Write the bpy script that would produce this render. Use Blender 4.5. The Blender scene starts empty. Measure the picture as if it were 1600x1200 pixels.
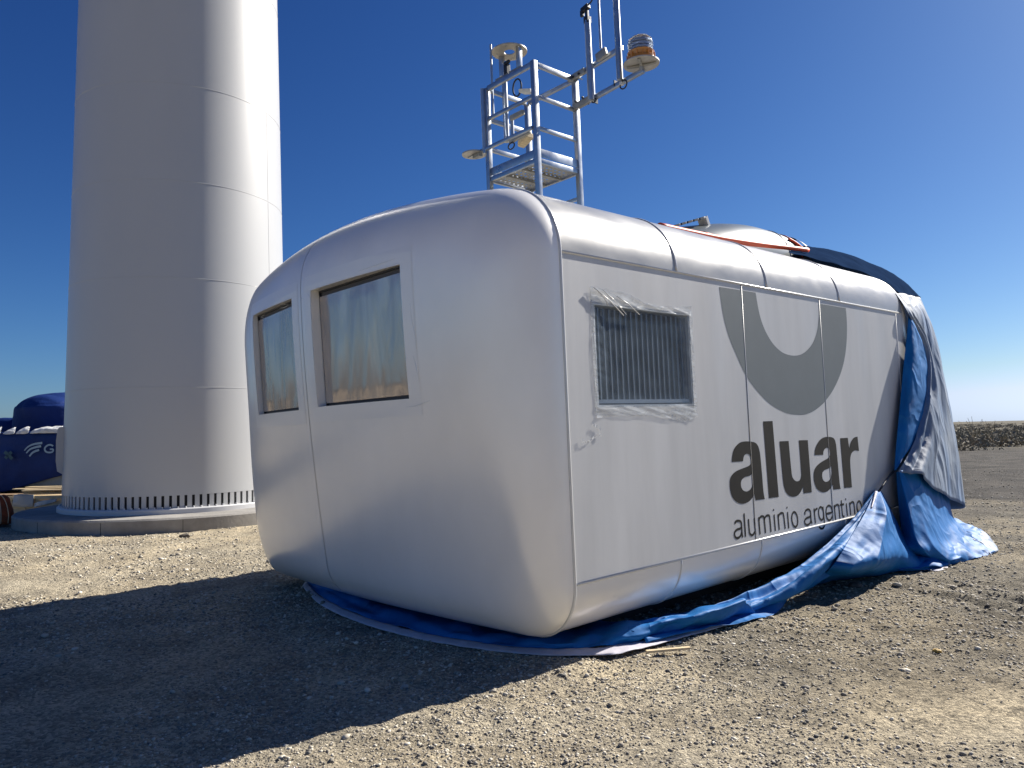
import bpy, bmesh, math, random
import numpy as np
from mathutils import Vector, Matrix, noise as mnoise
sc = bpy.context.scene
C = sc.collection
R_ = math.radians
random.seed(7)
rng = np.random.default_rng(11)

# ------------------------------------------------------------------ camera
H = 1.6
PITCH, ROLL, FPX = R_(3.56), .022, 1190.0
Fw = Vector((0, math.cos(PITCH), math.sin(PITCH)))
U0 = Vector((0, -math.sin(PITCH), math.cos(PITCH)))
R0 = Vector((1, 0, 0))
Rt = math.cos(ROLL)*R0 - math.sin(ROLL)*U0
Up = math.sin(ROLL)*R0 + math.cos(ROLL)*U0
EYE = Vector((0, 0, H))
cam = bpy.data.cameras.new('camera')
camo = bpy.data.objects.new('camera', cam)
C.objects.link(camo)
camo.matrix_world = Matrix((Rt, Up, -Fw)).transposed().to_4x4()
camo.location = EYE
cam.sensor_width = 36
cam.lens = 36*FPX/1600
cam.clip_start = .05
cam.clip_end = 6000
sc.camera = camo

# ------------------------------------------------------------------ sky, sun, exposure
SUN_AZ, SUN_EL = R_(34.5), R_(36)          # azimuth counted from +X towards +Y
world = bpy.data.worlds.new("World")
sc.world = world
world.use_nodes = True
wn = world.node_tree
sky = wn.nodes.new('ShaderNodeTexSky')
sky.sky_type = 'NISHITA'
sky.sun_disc = False
sky.sun_elevation = SUN_EL
sky.sun_rotation = math.pi/2 - SUN_AZ
sky.altitude = 1500
sky.air_density = 1.0
sky.dust_density = 1.6
sky.ozone_density = 2.0
# contrast curve over the whole sky: deep blue overhead, pale at the horizon, as the picture shows it
sp_ = wn.nodes.new('ShaderNodeSeparateColor'); cb_ = wn.nodes.new('ShaderNodeCombineColor')
wn.links.new(sky.outputs[0], sp_.inputs[0])
EXPO = .8
for ch, (g_, s_, top_) in enumerate(((1.60, .0150, 2.5), (1.36, .0292, 2.5), (1.10, .0640, 2.5))):
    nodes_ = []
    for op, val in (('POWER', g_), ('MULTIPLY', s_), ('MINIMUM', top_), ('MULTIPLY', 10/2**EXPO)):
        q_ = wn.nodes.new('ShaderNodeMath'); q_.operation = op; q_.inputs[1].default_value = val; nodes_.append(q_)
    wn.links.new(sp_.outputs[ch], nodes_[0].inputs[0])
    for a_, b_ in zip(nodes_, nodes_[1:]): wn.links.new(a_.outputs[0], b_.inputs[0])
    last_ = nodes_[-1].outputs[0]
    if ch == 0: red_ = last_
    if ch == 1: green_ = last_
    if ch == 2:                            # keep the low sky pale blue rather than yellow
        k_ = wn.nodes.new('ShaderNodeMath'); k_.operation = 'MULTIPLY'; k_.inputs[1].default_value = 1.22; wn.links.new(green_, k_.inputs[0])
        x_ = wn.nodes.new('ShaderNodeMath'); x_.operation = 'MAXIMUM'; wn.links.new(last_, x_.inputs[0]); wn.links.new(k_.outputs[0], x_.inputs[1]); last_ = x_.outputs[0]
    if ch: wn.links.new(last_, cb_.inputs[ch])
k_ = wn.nodes.new('ShaderNodeMath'); k_.operation = 'MULTIPLY'; k_.inputs[1].default_value = .86; wn.links.new(green_, k_.inputs[0])
x_ = wn.nodes.new('ShaderNodeMath'); x_.operation = 'MINIMUM'; wn.links.new(red_, x_.inputs[0]); wn.links.new(k_.outputs[0], x_.inputs[1]); wn.links.new(x_.outputs[0], cb_.inputs[0])
wn.links.new(cb_.outputs[0], wn.nodes['Background'].inputs[0])
wn.nodes['Background'].inputs[1].default_value = .1
sl = bpy.data.lights.new('sun', 'SUN')
sl.energy = 4.7
sl.angle = R_(.5)
sl.color = (1, .94, .85)
so = bpy.data.objects.new('sun', sl)
C.objects.link(so)
SUNV = Vector((math.cos(SUN_EL)*math.cos(SUN_AZ), math.cos(SUN_EL)*math.sin(SUN_AZ), math.sin(SUN_EL)))
so.rotation_euler = SUNV.to_track_quat('Z', 'Y').to_euler()
so.location = SUNV*60
sc.view_settings.view_transform = 'Standard'
sc.view_settings.look = 'None'
sc.view_settings.exposure = EXPO + .2
sc.view_settings.gamma = 1
sc.view_settings.use_curve_mapping = False
sc.cycles.max_bounces = 8
sc.cycles.use_denoising = True

# ------------------------------------------------------------------ measuring helpers
def ray(x, y):
    return Fw + Rt*((x-800)/FPX) - Up*((y-600)/FPX)
def G(x, y, z=0.0):                       # point on the horizontal plane of height z
    d = ray(x, y)
    return EYE + d*((z-H)/d.z)
def D(x, y, Y):                           # point at distance Y ahead
    d = ray(x, y)
    return EYE + d*(Y/d.y)
# nacelle frame: u along its length, w across, v up; origin on the near top seam corner
nd2 = ray(2112, 618).normalized()
nd1 = ray(-280, 715).normalized()
nV = nd2.cross(nd1).normalized()
nW = nV.cross(nd2).normalized()
nA = EYE + ray(875, 392)*5.3
VB = 2.675                                # belly below the top seam
NM = Matrix((nd2, nW, nV)).transposed().to_4x4()
NM.translation = nA - nV*VB
NMI = NM.inverted()
def L(u, w, v):
    return nA + nd2*u + nW*w + nV*v
def loc(X):
    q = X - nA
    return Vector((q.dot(nd2), q.dot(nW), q.dot(nV)))
def PW(x, y, w):                          # on the plane w = const (local u, w, v)
    d = ray(x, y); p0 = nA + nW*w
    return loc(EYE + d*((p0-EYE).dot(nW)/d.dot(nW)))
def PU(x, y, u):                          # on the plane u = const
    d = ray(x, y); p0 = nA + nd2*u
    return loc(EYE + d*((p0-EYE).dot(nd2)/d.dot(nd2)))

# ------------------------------------------------------------------ object helpers
def tag(o, label=None, cat=None, group=None, kind=None):
    if label: o['label'] = label
    if cat: o['category'] = cat
    if group: o['group'] = group
    if kind: o['kind'] = kind
    return o
def empty(name, mw=None, loc_=None):
    o = bpy.data.objects.new(name, None)
    C.objects.link(o)
    o.empty_display_size = .2
    if mw is not None: o.matrix_world = mw
    if loc_ is not None: o.location = loc_
    return o
def setmesh(name, verts, faces, m, parent=None, smooth=False, sharp=None):
    me = bpy.data.meshes.new(name)
    me.from_pydata([tuple(v) for v in verts], [], faces)
    return link(name, me, m, parent, smooth, sharp)
def link(name, me, m, parent=None, smooth=False, sharp=None):
    o = bpy.data.objects.new(name, me)
    C.objects.link(o)
    if m is not None:
        me.materials.clear(); me.materials.append(m)
    if parent is not None: o.parent = parent
    if smooth or sharp:
        me.shade_smooth()
        if sharp: me.set_sharp_from_angle(angle=R_(sharp))
    return o
def frombm(name, bm, m, parent=None, smooth=False, sharp=None, fix=True):
    if fix: bmesh.ops.recalc_face_normals(bm, faces=bm.faces)
    me = bpy.data.meshes.new(name)
    bm.to_mesh(me); bm.free()
    return link(name, me, m, parent, smooth, sharp)
def bm_box(bm, c, ex, ey, ez, bev=0):
    """box with centre c and half-extent vectors"""
    c, ex, ey, ez = Vector(c), Vector(ex), Vector(ey), Vector(ez)
    vs = [bm.verts.new(c + a*ex + b*ey + d*ez) for d in (-1, 1) for b in (-1, 1) for a in (-1, 1)]
    fs = [bm.faces.new([vs[i] for i in q]) for q in ((0,2,3,1),(4,5,7,6),(0,1,5,4),(2,6,7,3),(0,4,6,2),(1,3,7,5))]
    if bev:
        es = list({e for f in fs for e in f.edges})
        bmesh.ops.bevel(bm, geom=es, offset=bev, segments=2, affect='EDGES', profile=.6)
    return vs
def bar(bm, a, b, w, h, up=Vector((0, 0, 1)), bev=.004, ext=0):
    """rectangular bar from a to b"""
    a, b = Vector(a), Vector(b)
    t = (b-a).normalized()
    a = a - t*ext; b = b + t*ext
    s = t.cross(up)
    if s.length < 1e-4: s = t.cross(Vector((1, 0, 0)))
    s.normalize(); n = s.cross(t).normalized()
    bm_box(bm, (a+b)/2, t*(b-a).length/2, s*w/2, n*h/2, bev)
def tube_geo(path, r, seg=8, closed=False, cap=True):
    path = [Vector(p) for p in path]
    n = len(path); V_, F_ = [], []
    prev = None
    for i, p in enumerate(path):
        if closed: t = path[(i+1) % n] - path[i-1]
        else: t = path[min(i+1, n-1)] - path[max(i-1, 0)]
        t.normalize()
        if prev is None:
            s = t.cross(Vector((0, 0, 1)))
            if s.length < 1e-3: s = t.cross(Vector((1, 0, 0)))
        else:
            s = prev - t*prev.dot(t)
        s.normalize(); prev = s
        q = t.cross(s)
        rr = r[i] if hasattr(r, '__len__') else r
        for k in range(seg):
            a = 2*math.pi*k/seg
            V_.append(p + (s*math.cos(a) + q*math.sin(a))*rr)
    for i in range(n if closed else n-1):
        for k in range(seg):
            a, b = i*seg+k, i*seg+(k+1) % seg
            c, d = ((i+1) % n)*seg+(k+1) % seg, ((i+1) % n)*seg+k
            F_.append((a, b, c, d))
    if cap and not closed:
        F_.append(tuple(range(seg-1, -1, -1)))
        F_.append(tuple((n-1)*seg+k for k in range(seg)))
    return V_, F_
def tube(name, path, r, m, parent=None, seg=10, closed=False):
    v, f = tube_geo(path, r, seg, closed)
    return setmesh(name, v, f, m, parent, sharp=50)
def lathe(name, prof, m, parent=None, seg=32, c=Vector((0, 0, 0)), axis=None, sharp=40):
    """prof: (radius, height) pairs"""
    V_, F_ = [], []
    ax = (axis or Vector((0, 0, 1))).normalized()
    s = ax.cross(Vector((0, 1, 0)));
    if s.length < .1: s = ax.cross(Vector((1, 0, 0)))
    s.normalize(); q = ax.cross(s)
    for r, h in prof:
        for k in range(seg):
            a = 2*math.pi*k/seg
            V_.append(Vector(c) + ax*h + (s*math.cos(a)+q*math.sin(a))*r)
    n = len(prof)
    for i in range(n-1):
        for k in range(seg):
            F_.append((i*seg+k, i*seg+(k+1) % seg, (i+1)*seg+(k+1) % seg, (i+1)*seg+k))
    if prof[0][0] > 1e-6 and prof[0] != prof[-1]: F_.append(tuple(range(seg-1, -1, -1)))
    if prof[-1][0] > 1e-6 and prof[0] != prof[-1]: F_.append(tuple((n-1)*seg+k for k in range(seg)))
    return setmesh(name, V_, F_, m, parent, sharp=sharp)
def grid(pts, nu, nv):
    F_ = [(i*nv+j, (i+1)*nv+j, (i+1)*nv+j+1, i*nv+j+1) for i in range(nu-1) for j in range(nv-1)]
    return pts, F_
def cr(p0, p1, p2, p3, t):
    return .5*((2*p1) + (p2-p0)*t + (2*p0-5*p1+4*p2-p3)*t*t + (3*p1-p0-3*p2+p3)*t*t*t)
def resample(pts, n):
    pts = [Vector(p) for p in pts]
    m = len(pts)-1; out = []
    for k in range(n):
        x = k/(n-1)*m; i = min(int(x), m-1); t = x-i
        out.append(cr(pts[max(i-1, 0)] if i > 0 else 2*pts[0]-pts[1], pts[i], pts[i+1],
                      pts[i+2] if i+2 <= m else 2*pts[m]-pts[m-1], t))
    return out
def resample_lin(pts, n, k_=.04):
    """nearly straight between the control points, with a tight bend at each"""
    m = len(pts)-1; out = []
    for k in range(n):
        x = k/(n-1)*m; i = min(int(x), m-1); t = x-i
        a = pts[i].lerp(pts[i+1], t)
        b = cr(pts[max(i-1, 0)] if i > 0 else 2*pts[0]-pts[1], pts[i], pts[i+1], pts[i+2] if i+2 <= m else 2*pts[m]-pts[m-1], t)
        out.append(a.lerp(b, k_))
    return out
def cloth(name, rows, nu, nv, m, parent=None, lin=False, amp=.01, scale=4, seed=0, stretch=(1, 1, 1), fold=None, thick=.003):
    """smooth sheet through rows of control points, with wrinkles along the normal"""
    rr = [resample(r, nv) for r in rows]
    cols = [(resample_lin if lin else resample)([rr[i][j] for i in range(len(rr))], nu) for j in range(nv)]
    P = [[cols[j][i] for j in range(nv)] for i in range(nu)]
    Q = []
    for i in range(nu):
        for j in range(nv):
            a = P[min(i+1, nu-1)][j]-P[max(i-1, 0)][j]
            b = P[i][min(j+1, nv-1)]-P[i][max(j-1, 0)]
            n = a.cross(b)
            n = n.normalized() if n.length > 1e-9 else Vector((0, 0, 1))
            s, t = i/(nu-1), j/(nv-1)
            p = P[i][j]
            q = Vector((p.x*stretch[0], p.y*stretch[1], p.z*stretch[2]))*scale + Vector((seed*7.1, seed*3.3, seed))
            d = 1-abs(mnoise.noise(q))*2.2                     # ridged: creases of cloth
            d2 = 1-abs(mnoise.noise(q*2.3+Vector((5, 9, 2))))*2.2
            h = amp*(d*.7 + d2*.3 - .4)
            if fold: h += fold(s, t)
            Q.append(p + n*h)
    v, f = grid(Q, nu, nv)
    o = setmesh(name, v, f, m, parent, smooth=True)
    if thick:
        md = o.modifiers.new('thickness', 'SOLIDIFY'); md.thickness = thick; md.offset = 0
    return o

# ------------------------------------------------------------------ materials
def mat(name, col, rough=.5, metal=0, bump=0, bscale=20, var=0, vscale=3, coat=0, rvar=0, rscale=4,
        vstretch=(1, 1, 1), bstretch=(1, 1, 1), bdist=.01, spec=.5, col2=None, detail=6, croug=.08, soft=False, crease=0, cscale=2.5, cstretch=(1, 1, 1)):
    m = bpy.data.materials.new(name); m.use_nodes = True
    nt = m.node_tree; b = nt.nodes['Principled BSDF']
    b.inputs['Base Color'].default_value = (*col, 1)
    b.inputs['Roughness'].default_value = rough
    b.inputs['Metallic'].default_value = metal
    b.inputs['Specular IOR Level'].default_value = spec
    b.inputs['Coat Weight'].default_value = coat
    b.inputs['Coat Roughness'].default_value = croug
    tc = nt.nodes.new('ShaderNodeTexCoord')
    def nz(scale, stretch, det=detail, rg=.6):
        mp = nt.nodes.new('ShaderNodeMapping'); mp.inputs['Scale'].default_value = stretch
        nt.links.new(tc.outputs['Object'], mp.inputs[0])
        n = nt.nodes.new('ShaderNodeTexNoise'); n.inputs['Scale'].default_value = scale
        n.inputs['Detail'].default_value = det; n.inputs['Roughness'].default_value = rg
        nt.links.new(mp.outputs[0], n.inputs['Vector']); return n
    if var:
        n = nz(vscale, vstretch)
        r = nt.nodes.new('ShaderNodeValToRGB')
        r.color_ramp.elements[0].position = .3; r.color_ramp.elements[1].position = .7
        if soft: r.color_ramp.elements[0].position = .1; r.color_ramp.elements[1].position = .9; r.color_ramp.interpolation = 'EASE'
        c2 = col2 or tuple(c*(1-var) for c in col)
        r.color_ramp.elements[0].color = (*c2, 1)
        r.color_ramp.elements[1].color = (*[min(1, c*(1+(0 if col2 else var*.5))) for c in col], 1)
        nt.links.new(n.outputs['Fac'], r.inputs[0]); nt.links.new(r.outputs[0], b.inputs['Base Color'])
    if rvar:
        n = nz(rscale, vstretch)
        mr = nt.nodes.new('ShaderNodeMapRange')
        mr.inputs['From Min'].default_value = .3; mr.inputs['From Max'].default_value = .7
        mr.inputs['To Min'].default_value = max(0, rough-rvar); mr.inputs['To Max'].default_value = min(1, rough+rvar)
        nt.links.new(n.outputs['Fac'], mr.inputs[0]); nt.links.new(mr.outputs[0], b.inputs['Roughness'])
    if bump:
        n = nz(bscale, bstretch)
        bp = nt.nodes.new('ShaderNodeBump'); bp.inputs['Strength'].default_value = bump
        bp.inputs['Distance'].default_value = bdist
        nt.links.new(n.outputs['Fac'], bp.inputs['Height']); nt.links.new(bp.outputs[0], b.inputs['Normal'])
    if crease:                             # sharp fold lines of stiff sheeting
        n = nz(cscale, cstretch, 2, .4)
        n.inputs['Distortion'].default_value = .6
        s_ = nt.nodes.new('ShaderNodeMath'); s_.operation = 'SUBTRACT'; s_.inputs[1].default_value = .5
        a_ = nt.nodes.new('ShaderNodeMath'); a_.operation = 'ABSOLUTE'
        nt.links.new(n.outputs['Fac'], s_.inputs[0]); nt.links.new(s_.outputs[0], a_.inputs[0])
        b2 = nt.nodes.new('ShaderNodeBump'); b2.invert = True; b2.inputs['Strength'].default_value = crease; b2.inputs['Distance'].default_value = .12
        nt.links.new(a_.outputs[0], b2.inputs['Height'])
        if bump: nt.links.new(bp.outputs[0], b2.inputs['Normal'])
        nt.links.new(b2.outputs[0], b.inputs['Normal'])
    return m
M = {}
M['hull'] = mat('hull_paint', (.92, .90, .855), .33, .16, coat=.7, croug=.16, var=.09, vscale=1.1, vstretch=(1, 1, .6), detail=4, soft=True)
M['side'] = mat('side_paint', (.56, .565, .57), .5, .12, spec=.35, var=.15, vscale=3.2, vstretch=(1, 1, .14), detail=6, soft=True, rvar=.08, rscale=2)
M['hull_top'] = mat('hull_paint_dusty', (.36, .36, .355), .36, .12, coat=.35, croug=.14, var=.10, vscale=6, vstretch=(.5, 1, 1), rvar=.06, rscale=5, bump=.1, bscale=5, bdist=.01, detail=3)
M['bead'] = mat('seam_paint', (.62, .62, .61), .3, .2, coat=.3)
M['sealant'] = mat('seam_shadow_gap', (.05, .05, .055), .7)
M['backing'] = mat('hull_inside', (.08, .08, .09), .8)
M['emblem'] = mat('emblem_grey_film', (.125, .15, .165), .6, 0, var=.06, vscale=3)
M['black'] = mat('lettering_black', (.02, .019, .017), .75, var=.25, vscale=6, spec=.2)
M['reveal'] = mat('window_recess_paint', (.30, .33, .36), .5)
M['slat'] = mat('louvre_metal', (.13, .155, .185), .45, .4, var=.2, vscale=8)
M['slat_edge'] = mat('louvre_edge_metal', (.17, .2, .24), .4, .6)
M['alu'] = mat('galvanised_metal', (.44, .47, .51), .34, .9, var=.18, vscale=14, rvar=.1, bump=.06, bscale=40, bdist=.003)
M['alu_dull'] = mat('dull_plate_metal', (.33, .325, .30), .5, .5, var=.25, vscale=10)
M['tower'] = mat('tower_paint', (.47, .475, .475), .45, .0, var=.025, vscale=.7, vstretch=(1, 1, .3), detail=2, coat=.3, croug=.2)
M['tower_flange'] = mat('flange_paint', (.6, .6, .6), .45)
M['dark'] = mat('dark_interior', (.012, .012, .014), .8)
M['blackplastic'] = mat('black_plastic', (.015, .016, .022), .4)
M['concrete'] = mat('concrete', (.30, .285, .26), .9, var=.3, vscale=2.2, bump=.5, bscale=25, bdist=.01)
M['tarp'] = mat('blue_tarp', (.007, .135, .40), .6, 0, var=.2, vscale=2.5, bump=.35, bscale=7, bdist=.015, crease=.8, cscale=2.2, spec=.2, detail=3)
M['tarp_hem'] = mat('tarp_hem', (.52, .5, .56), .6, bump=.4, bscale=30, bdist=.006, var=.15, vscale=12)
M['tarp_grey'] = mat('tarp_grey_side', (.235, .275, .33), .65, crease=.9, cscale=2.6, cstretch=(1, 1, .35), var=.22, vscale=2.4, vstretch=(1, 1, .4), bump=.4, bscale=12, bstretch=(1, 1, .3), bdist=.02, col2=(.055, .125, .26))
M['navy'] = mat('navy_tarp', (.006, .026, .135), .6, spec=.25, var=.35, vscale=1.2, bump=.5, bscale=1.6, bdist=.1)
M['pale_cover'] = mat('pale_machine_body', (.33, .36, .38), .5)
M['crumple'] = mat('white_plastic_sheet', (.62, .63, .62), .45, bump=.8, bscale=4, bdist=.1, var=.2, vscale=3)
M['logo_grey'] = mat('pale_print', (.22, .33, .45), .5)
M['logo_green'] = mat('green_print', (.01, .06, .1), .5)
M['wood'] = mat('pale_wood', (.68, .54, .33), .75, var=.25, vscale=6, vstretch=(1, 8, 8))
M['wood_dark'] = mat('brown_wood', (.25, .16, .085), .8, var=.3, vscale=6, vstretch=(1, 8, 8))
M['orange'] = mat('orange_strap', (.72, .10, .03), .55, var=.1, vscale=10)
M['orange_bag'] = mat('orange_mesh_bag', (.32, .07, .02), .8, bump=.6, bscale=6, bdist=.05, var=.4, vscale=5)
M['amber'] = mat('amber_housing', (.5, .2, .02), .3, coat=.5)
M['wrap'] = mat('wrap_film', (.42, .42, .40), .4, bump=.6, bscale=7, bdist=.03)
def glass():
    m = bpy.data.materials.new('clear_lens'); m.use_nodes = True
    b = m.node_tree.nodes['Principled BSDF']
    b.inputs['Transmission Weight'].default_value = .9; b.inputs['Roughness'].default_value = .05
    b.inputs['Base Color'].default_value = (.85, .9, .95, 1); b.inputs['IOR'].default_value = 1.4
    return m
M['lens'] = glass()
M['hull_white'] = mat('white_painted_metal', (.62,.62,.6), .4)
M['alu_plate'] = mat('cast_plate', (.45,.43,.39), .45, .4, var=.2, vscale=12)
M['hood'] = mat('hood_grey', (.12,.145,.16), .35, .2, coat=.1, var=.1, vscale=3)
M['roof_cover'] = mat('roof_cover_cloth', (.016,.034,.08), .95, spec=0, bump=.3, bscale=10, bdist=.02, var=.25, vscale=3)
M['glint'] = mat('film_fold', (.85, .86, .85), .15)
M['tape'] = mat('translucent_tape', (.88,.865,.83), .36, .15, coat=.4, bump=.10, bscale=9, bdist=.01, detail=2)
M['dark_steel'] = mat('dark_steel', (.05,.05,.05), .6, .5)
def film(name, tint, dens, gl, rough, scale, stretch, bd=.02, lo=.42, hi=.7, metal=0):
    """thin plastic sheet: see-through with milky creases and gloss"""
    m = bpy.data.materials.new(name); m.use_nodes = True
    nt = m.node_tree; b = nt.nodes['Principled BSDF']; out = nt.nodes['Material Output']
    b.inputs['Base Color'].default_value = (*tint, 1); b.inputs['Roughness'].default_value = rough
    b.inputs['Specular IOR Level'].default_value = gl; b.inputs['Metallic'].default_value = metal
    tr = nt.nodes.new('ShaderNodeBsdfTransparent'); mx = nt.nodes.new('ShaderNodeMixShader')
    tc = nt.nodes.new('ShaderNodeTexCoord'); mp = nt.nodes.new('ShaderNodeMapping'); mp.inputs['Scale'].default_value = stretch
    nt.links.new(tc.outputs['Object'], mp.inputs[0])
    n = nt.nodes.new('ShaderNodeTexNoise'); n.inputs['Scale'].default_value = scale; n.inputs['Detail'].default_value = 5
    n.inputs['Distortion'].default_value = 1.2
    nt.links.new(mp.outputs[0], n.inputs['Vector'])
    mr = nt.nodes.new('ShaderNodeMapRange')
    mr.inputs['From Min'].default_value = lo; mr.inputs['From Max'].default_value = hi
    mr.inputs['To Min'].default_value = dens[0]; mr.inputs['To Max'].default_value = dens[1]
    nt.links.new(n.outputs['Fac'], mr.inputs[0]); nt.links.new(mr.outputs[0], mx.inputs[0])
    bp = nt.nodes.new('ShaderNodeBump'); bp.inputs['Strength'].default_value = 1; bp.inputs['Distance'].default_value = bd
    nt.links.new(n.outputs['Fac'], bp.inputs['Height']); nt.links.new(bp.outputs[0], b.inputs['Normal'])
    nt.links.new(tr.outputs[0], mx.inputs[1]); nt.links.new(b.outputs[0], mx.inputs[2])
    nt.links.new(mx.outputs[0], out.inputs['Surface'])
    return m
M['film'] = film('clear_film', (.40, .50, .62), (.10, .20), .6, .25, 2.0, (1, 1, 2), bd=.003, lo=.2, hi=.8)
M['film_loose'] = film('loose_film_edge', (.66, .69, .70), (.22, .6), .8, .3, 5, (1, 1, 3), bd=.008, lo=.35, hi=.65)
M['film_front'] = film('warm_reflection_film', (.66, .58, .51), (.75, .92), .9, .15, 1.6, (1, 2.2, .6), bd=.008, metal=.5)  # brown tint paints warm reflections into the film colour

# ------------------------------------------------------------------ ground
def fbm(x, y, seed, freq, octs=4, gain=.5):
    """value noise on arrays"""
    tot = np.zeros_like(x); a = 1.0; nrm = 0
    for o in range(octs):
        r = np.random.default_rng(seed+o*17); T = r.random((256, 256))
        X = x*freq; Y = y*freq
        xi = np.floor(X).astype(int); yi = np.floor(Y).astype(int)
        fx = X-xi; fy = Y-yi; fx = fx*fx*(3-2*fx); fy = fy*fy*(3-2*fy)
        g = lambda i, j: T[(xi+i) % 256, (yi+j) % 256]
        v = (g(0, 0)*(1-fx)+g(1, 0)*fx)*(1-fy) + (g(0, 1)*(1-fx)+g(1, 1)*fx)*fy
        tot += a*(v-.5)*2; nrm += a; a *= gain; freq *= 2.03
    return tot/nrm
def ground_h(x, y):
    x = np.asarray(x, float); y = np.asarray(y, float)
    r = np.hypot(x, y)
    f = np.clip(1.4-r/45, .15, 1)
    h = fbm(x, y, 1, .45, 3)*.03 + fbm(x, y, 5, 3.0, 3)*.024 + fbm(x, y, 9, 13, 2)*.014
    # loose churned soil with wheel marks on the right
    m = np.clip((x-3.2)/1.2, 0, 1)*np.clip((8.2-y)/1.0, 0, 1)*np.clip((y-4.5)/.8, 0, 1)
    ph = (x*1.0+y*.35)
    h = h + m*(np.sin(ph*17+fbm(x, y, 3, 2, 2)*3)*.03*np.clip(fbm(x, y, 14, .8, 2)+.45, 0, 1) + fbm(x, y, 21, 2.4, 3)*.045)
    m2 = np.clip((x-1.2)/.8, 0, 1)*np.clip((4.9-y)/.7, 0, 1)
    h = h + m2*fbm(x, y, 33, 2.6, 3)*.035
    m3 = np.clip((x-6)/3, 0, 1)*np.clip((y-15)/3, 0, 1)*np.clip((60-y)/10, 0, 1)
    h = h + m3*fbm(x, y, 41, .9, 3)*.15
    return h*f - .012
def axis_coords(lo, hi, step, far, g=1.09):
    a = list(np.arange(lo, hi+1e-6, step)); s = step; x = a[-1]
    while x < far: s *= g; x += s; a.append(x)
    s = step; x = a[0]; pre = []
    while x > -far: s *= g; x -= s; pre.append(x)
    return np.array(pre[::-1]+a)
gx = axis_coords(-5.5, 6.5, .03, 4000); gy = axis_coords(2.4, 10.5, .03, 4000)
GX, GY = np.meshgrid(gx, gy, indexing='ij')
GZ = ground_h(GX, GY)
nx, ny = GX.shape
vv = np.stack([GX, GY, GZ], -1).reshape(-1, 3)
ii = (np.arange(nx-1)[:, None]*ny + np.arange(ny-1)[None, :]).ravel()
ff = np.stack([ii, ii+ny, ii+ny+1, ii+1], 1)
def npmesh(name, V_, F_):
    me = bpy.data.meshes.new(name); k = F_.shape[1]
    me.vertices.add(len(V_)); me.vertices.foreach_set('co', V_.astype(np.float32).ravel())
    me.loops.add(F_.size); me.loops.foreach_set('vertex_index', F_.astype(np.int32).ravel())
    me.polygons.add(len(F_)); me.polygons.foreach_set('loop_start', np.arange(0, F_.size, k, dtype=np.int32))
    me.update(calc_edges=True); me.validate()
    return me
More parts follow.
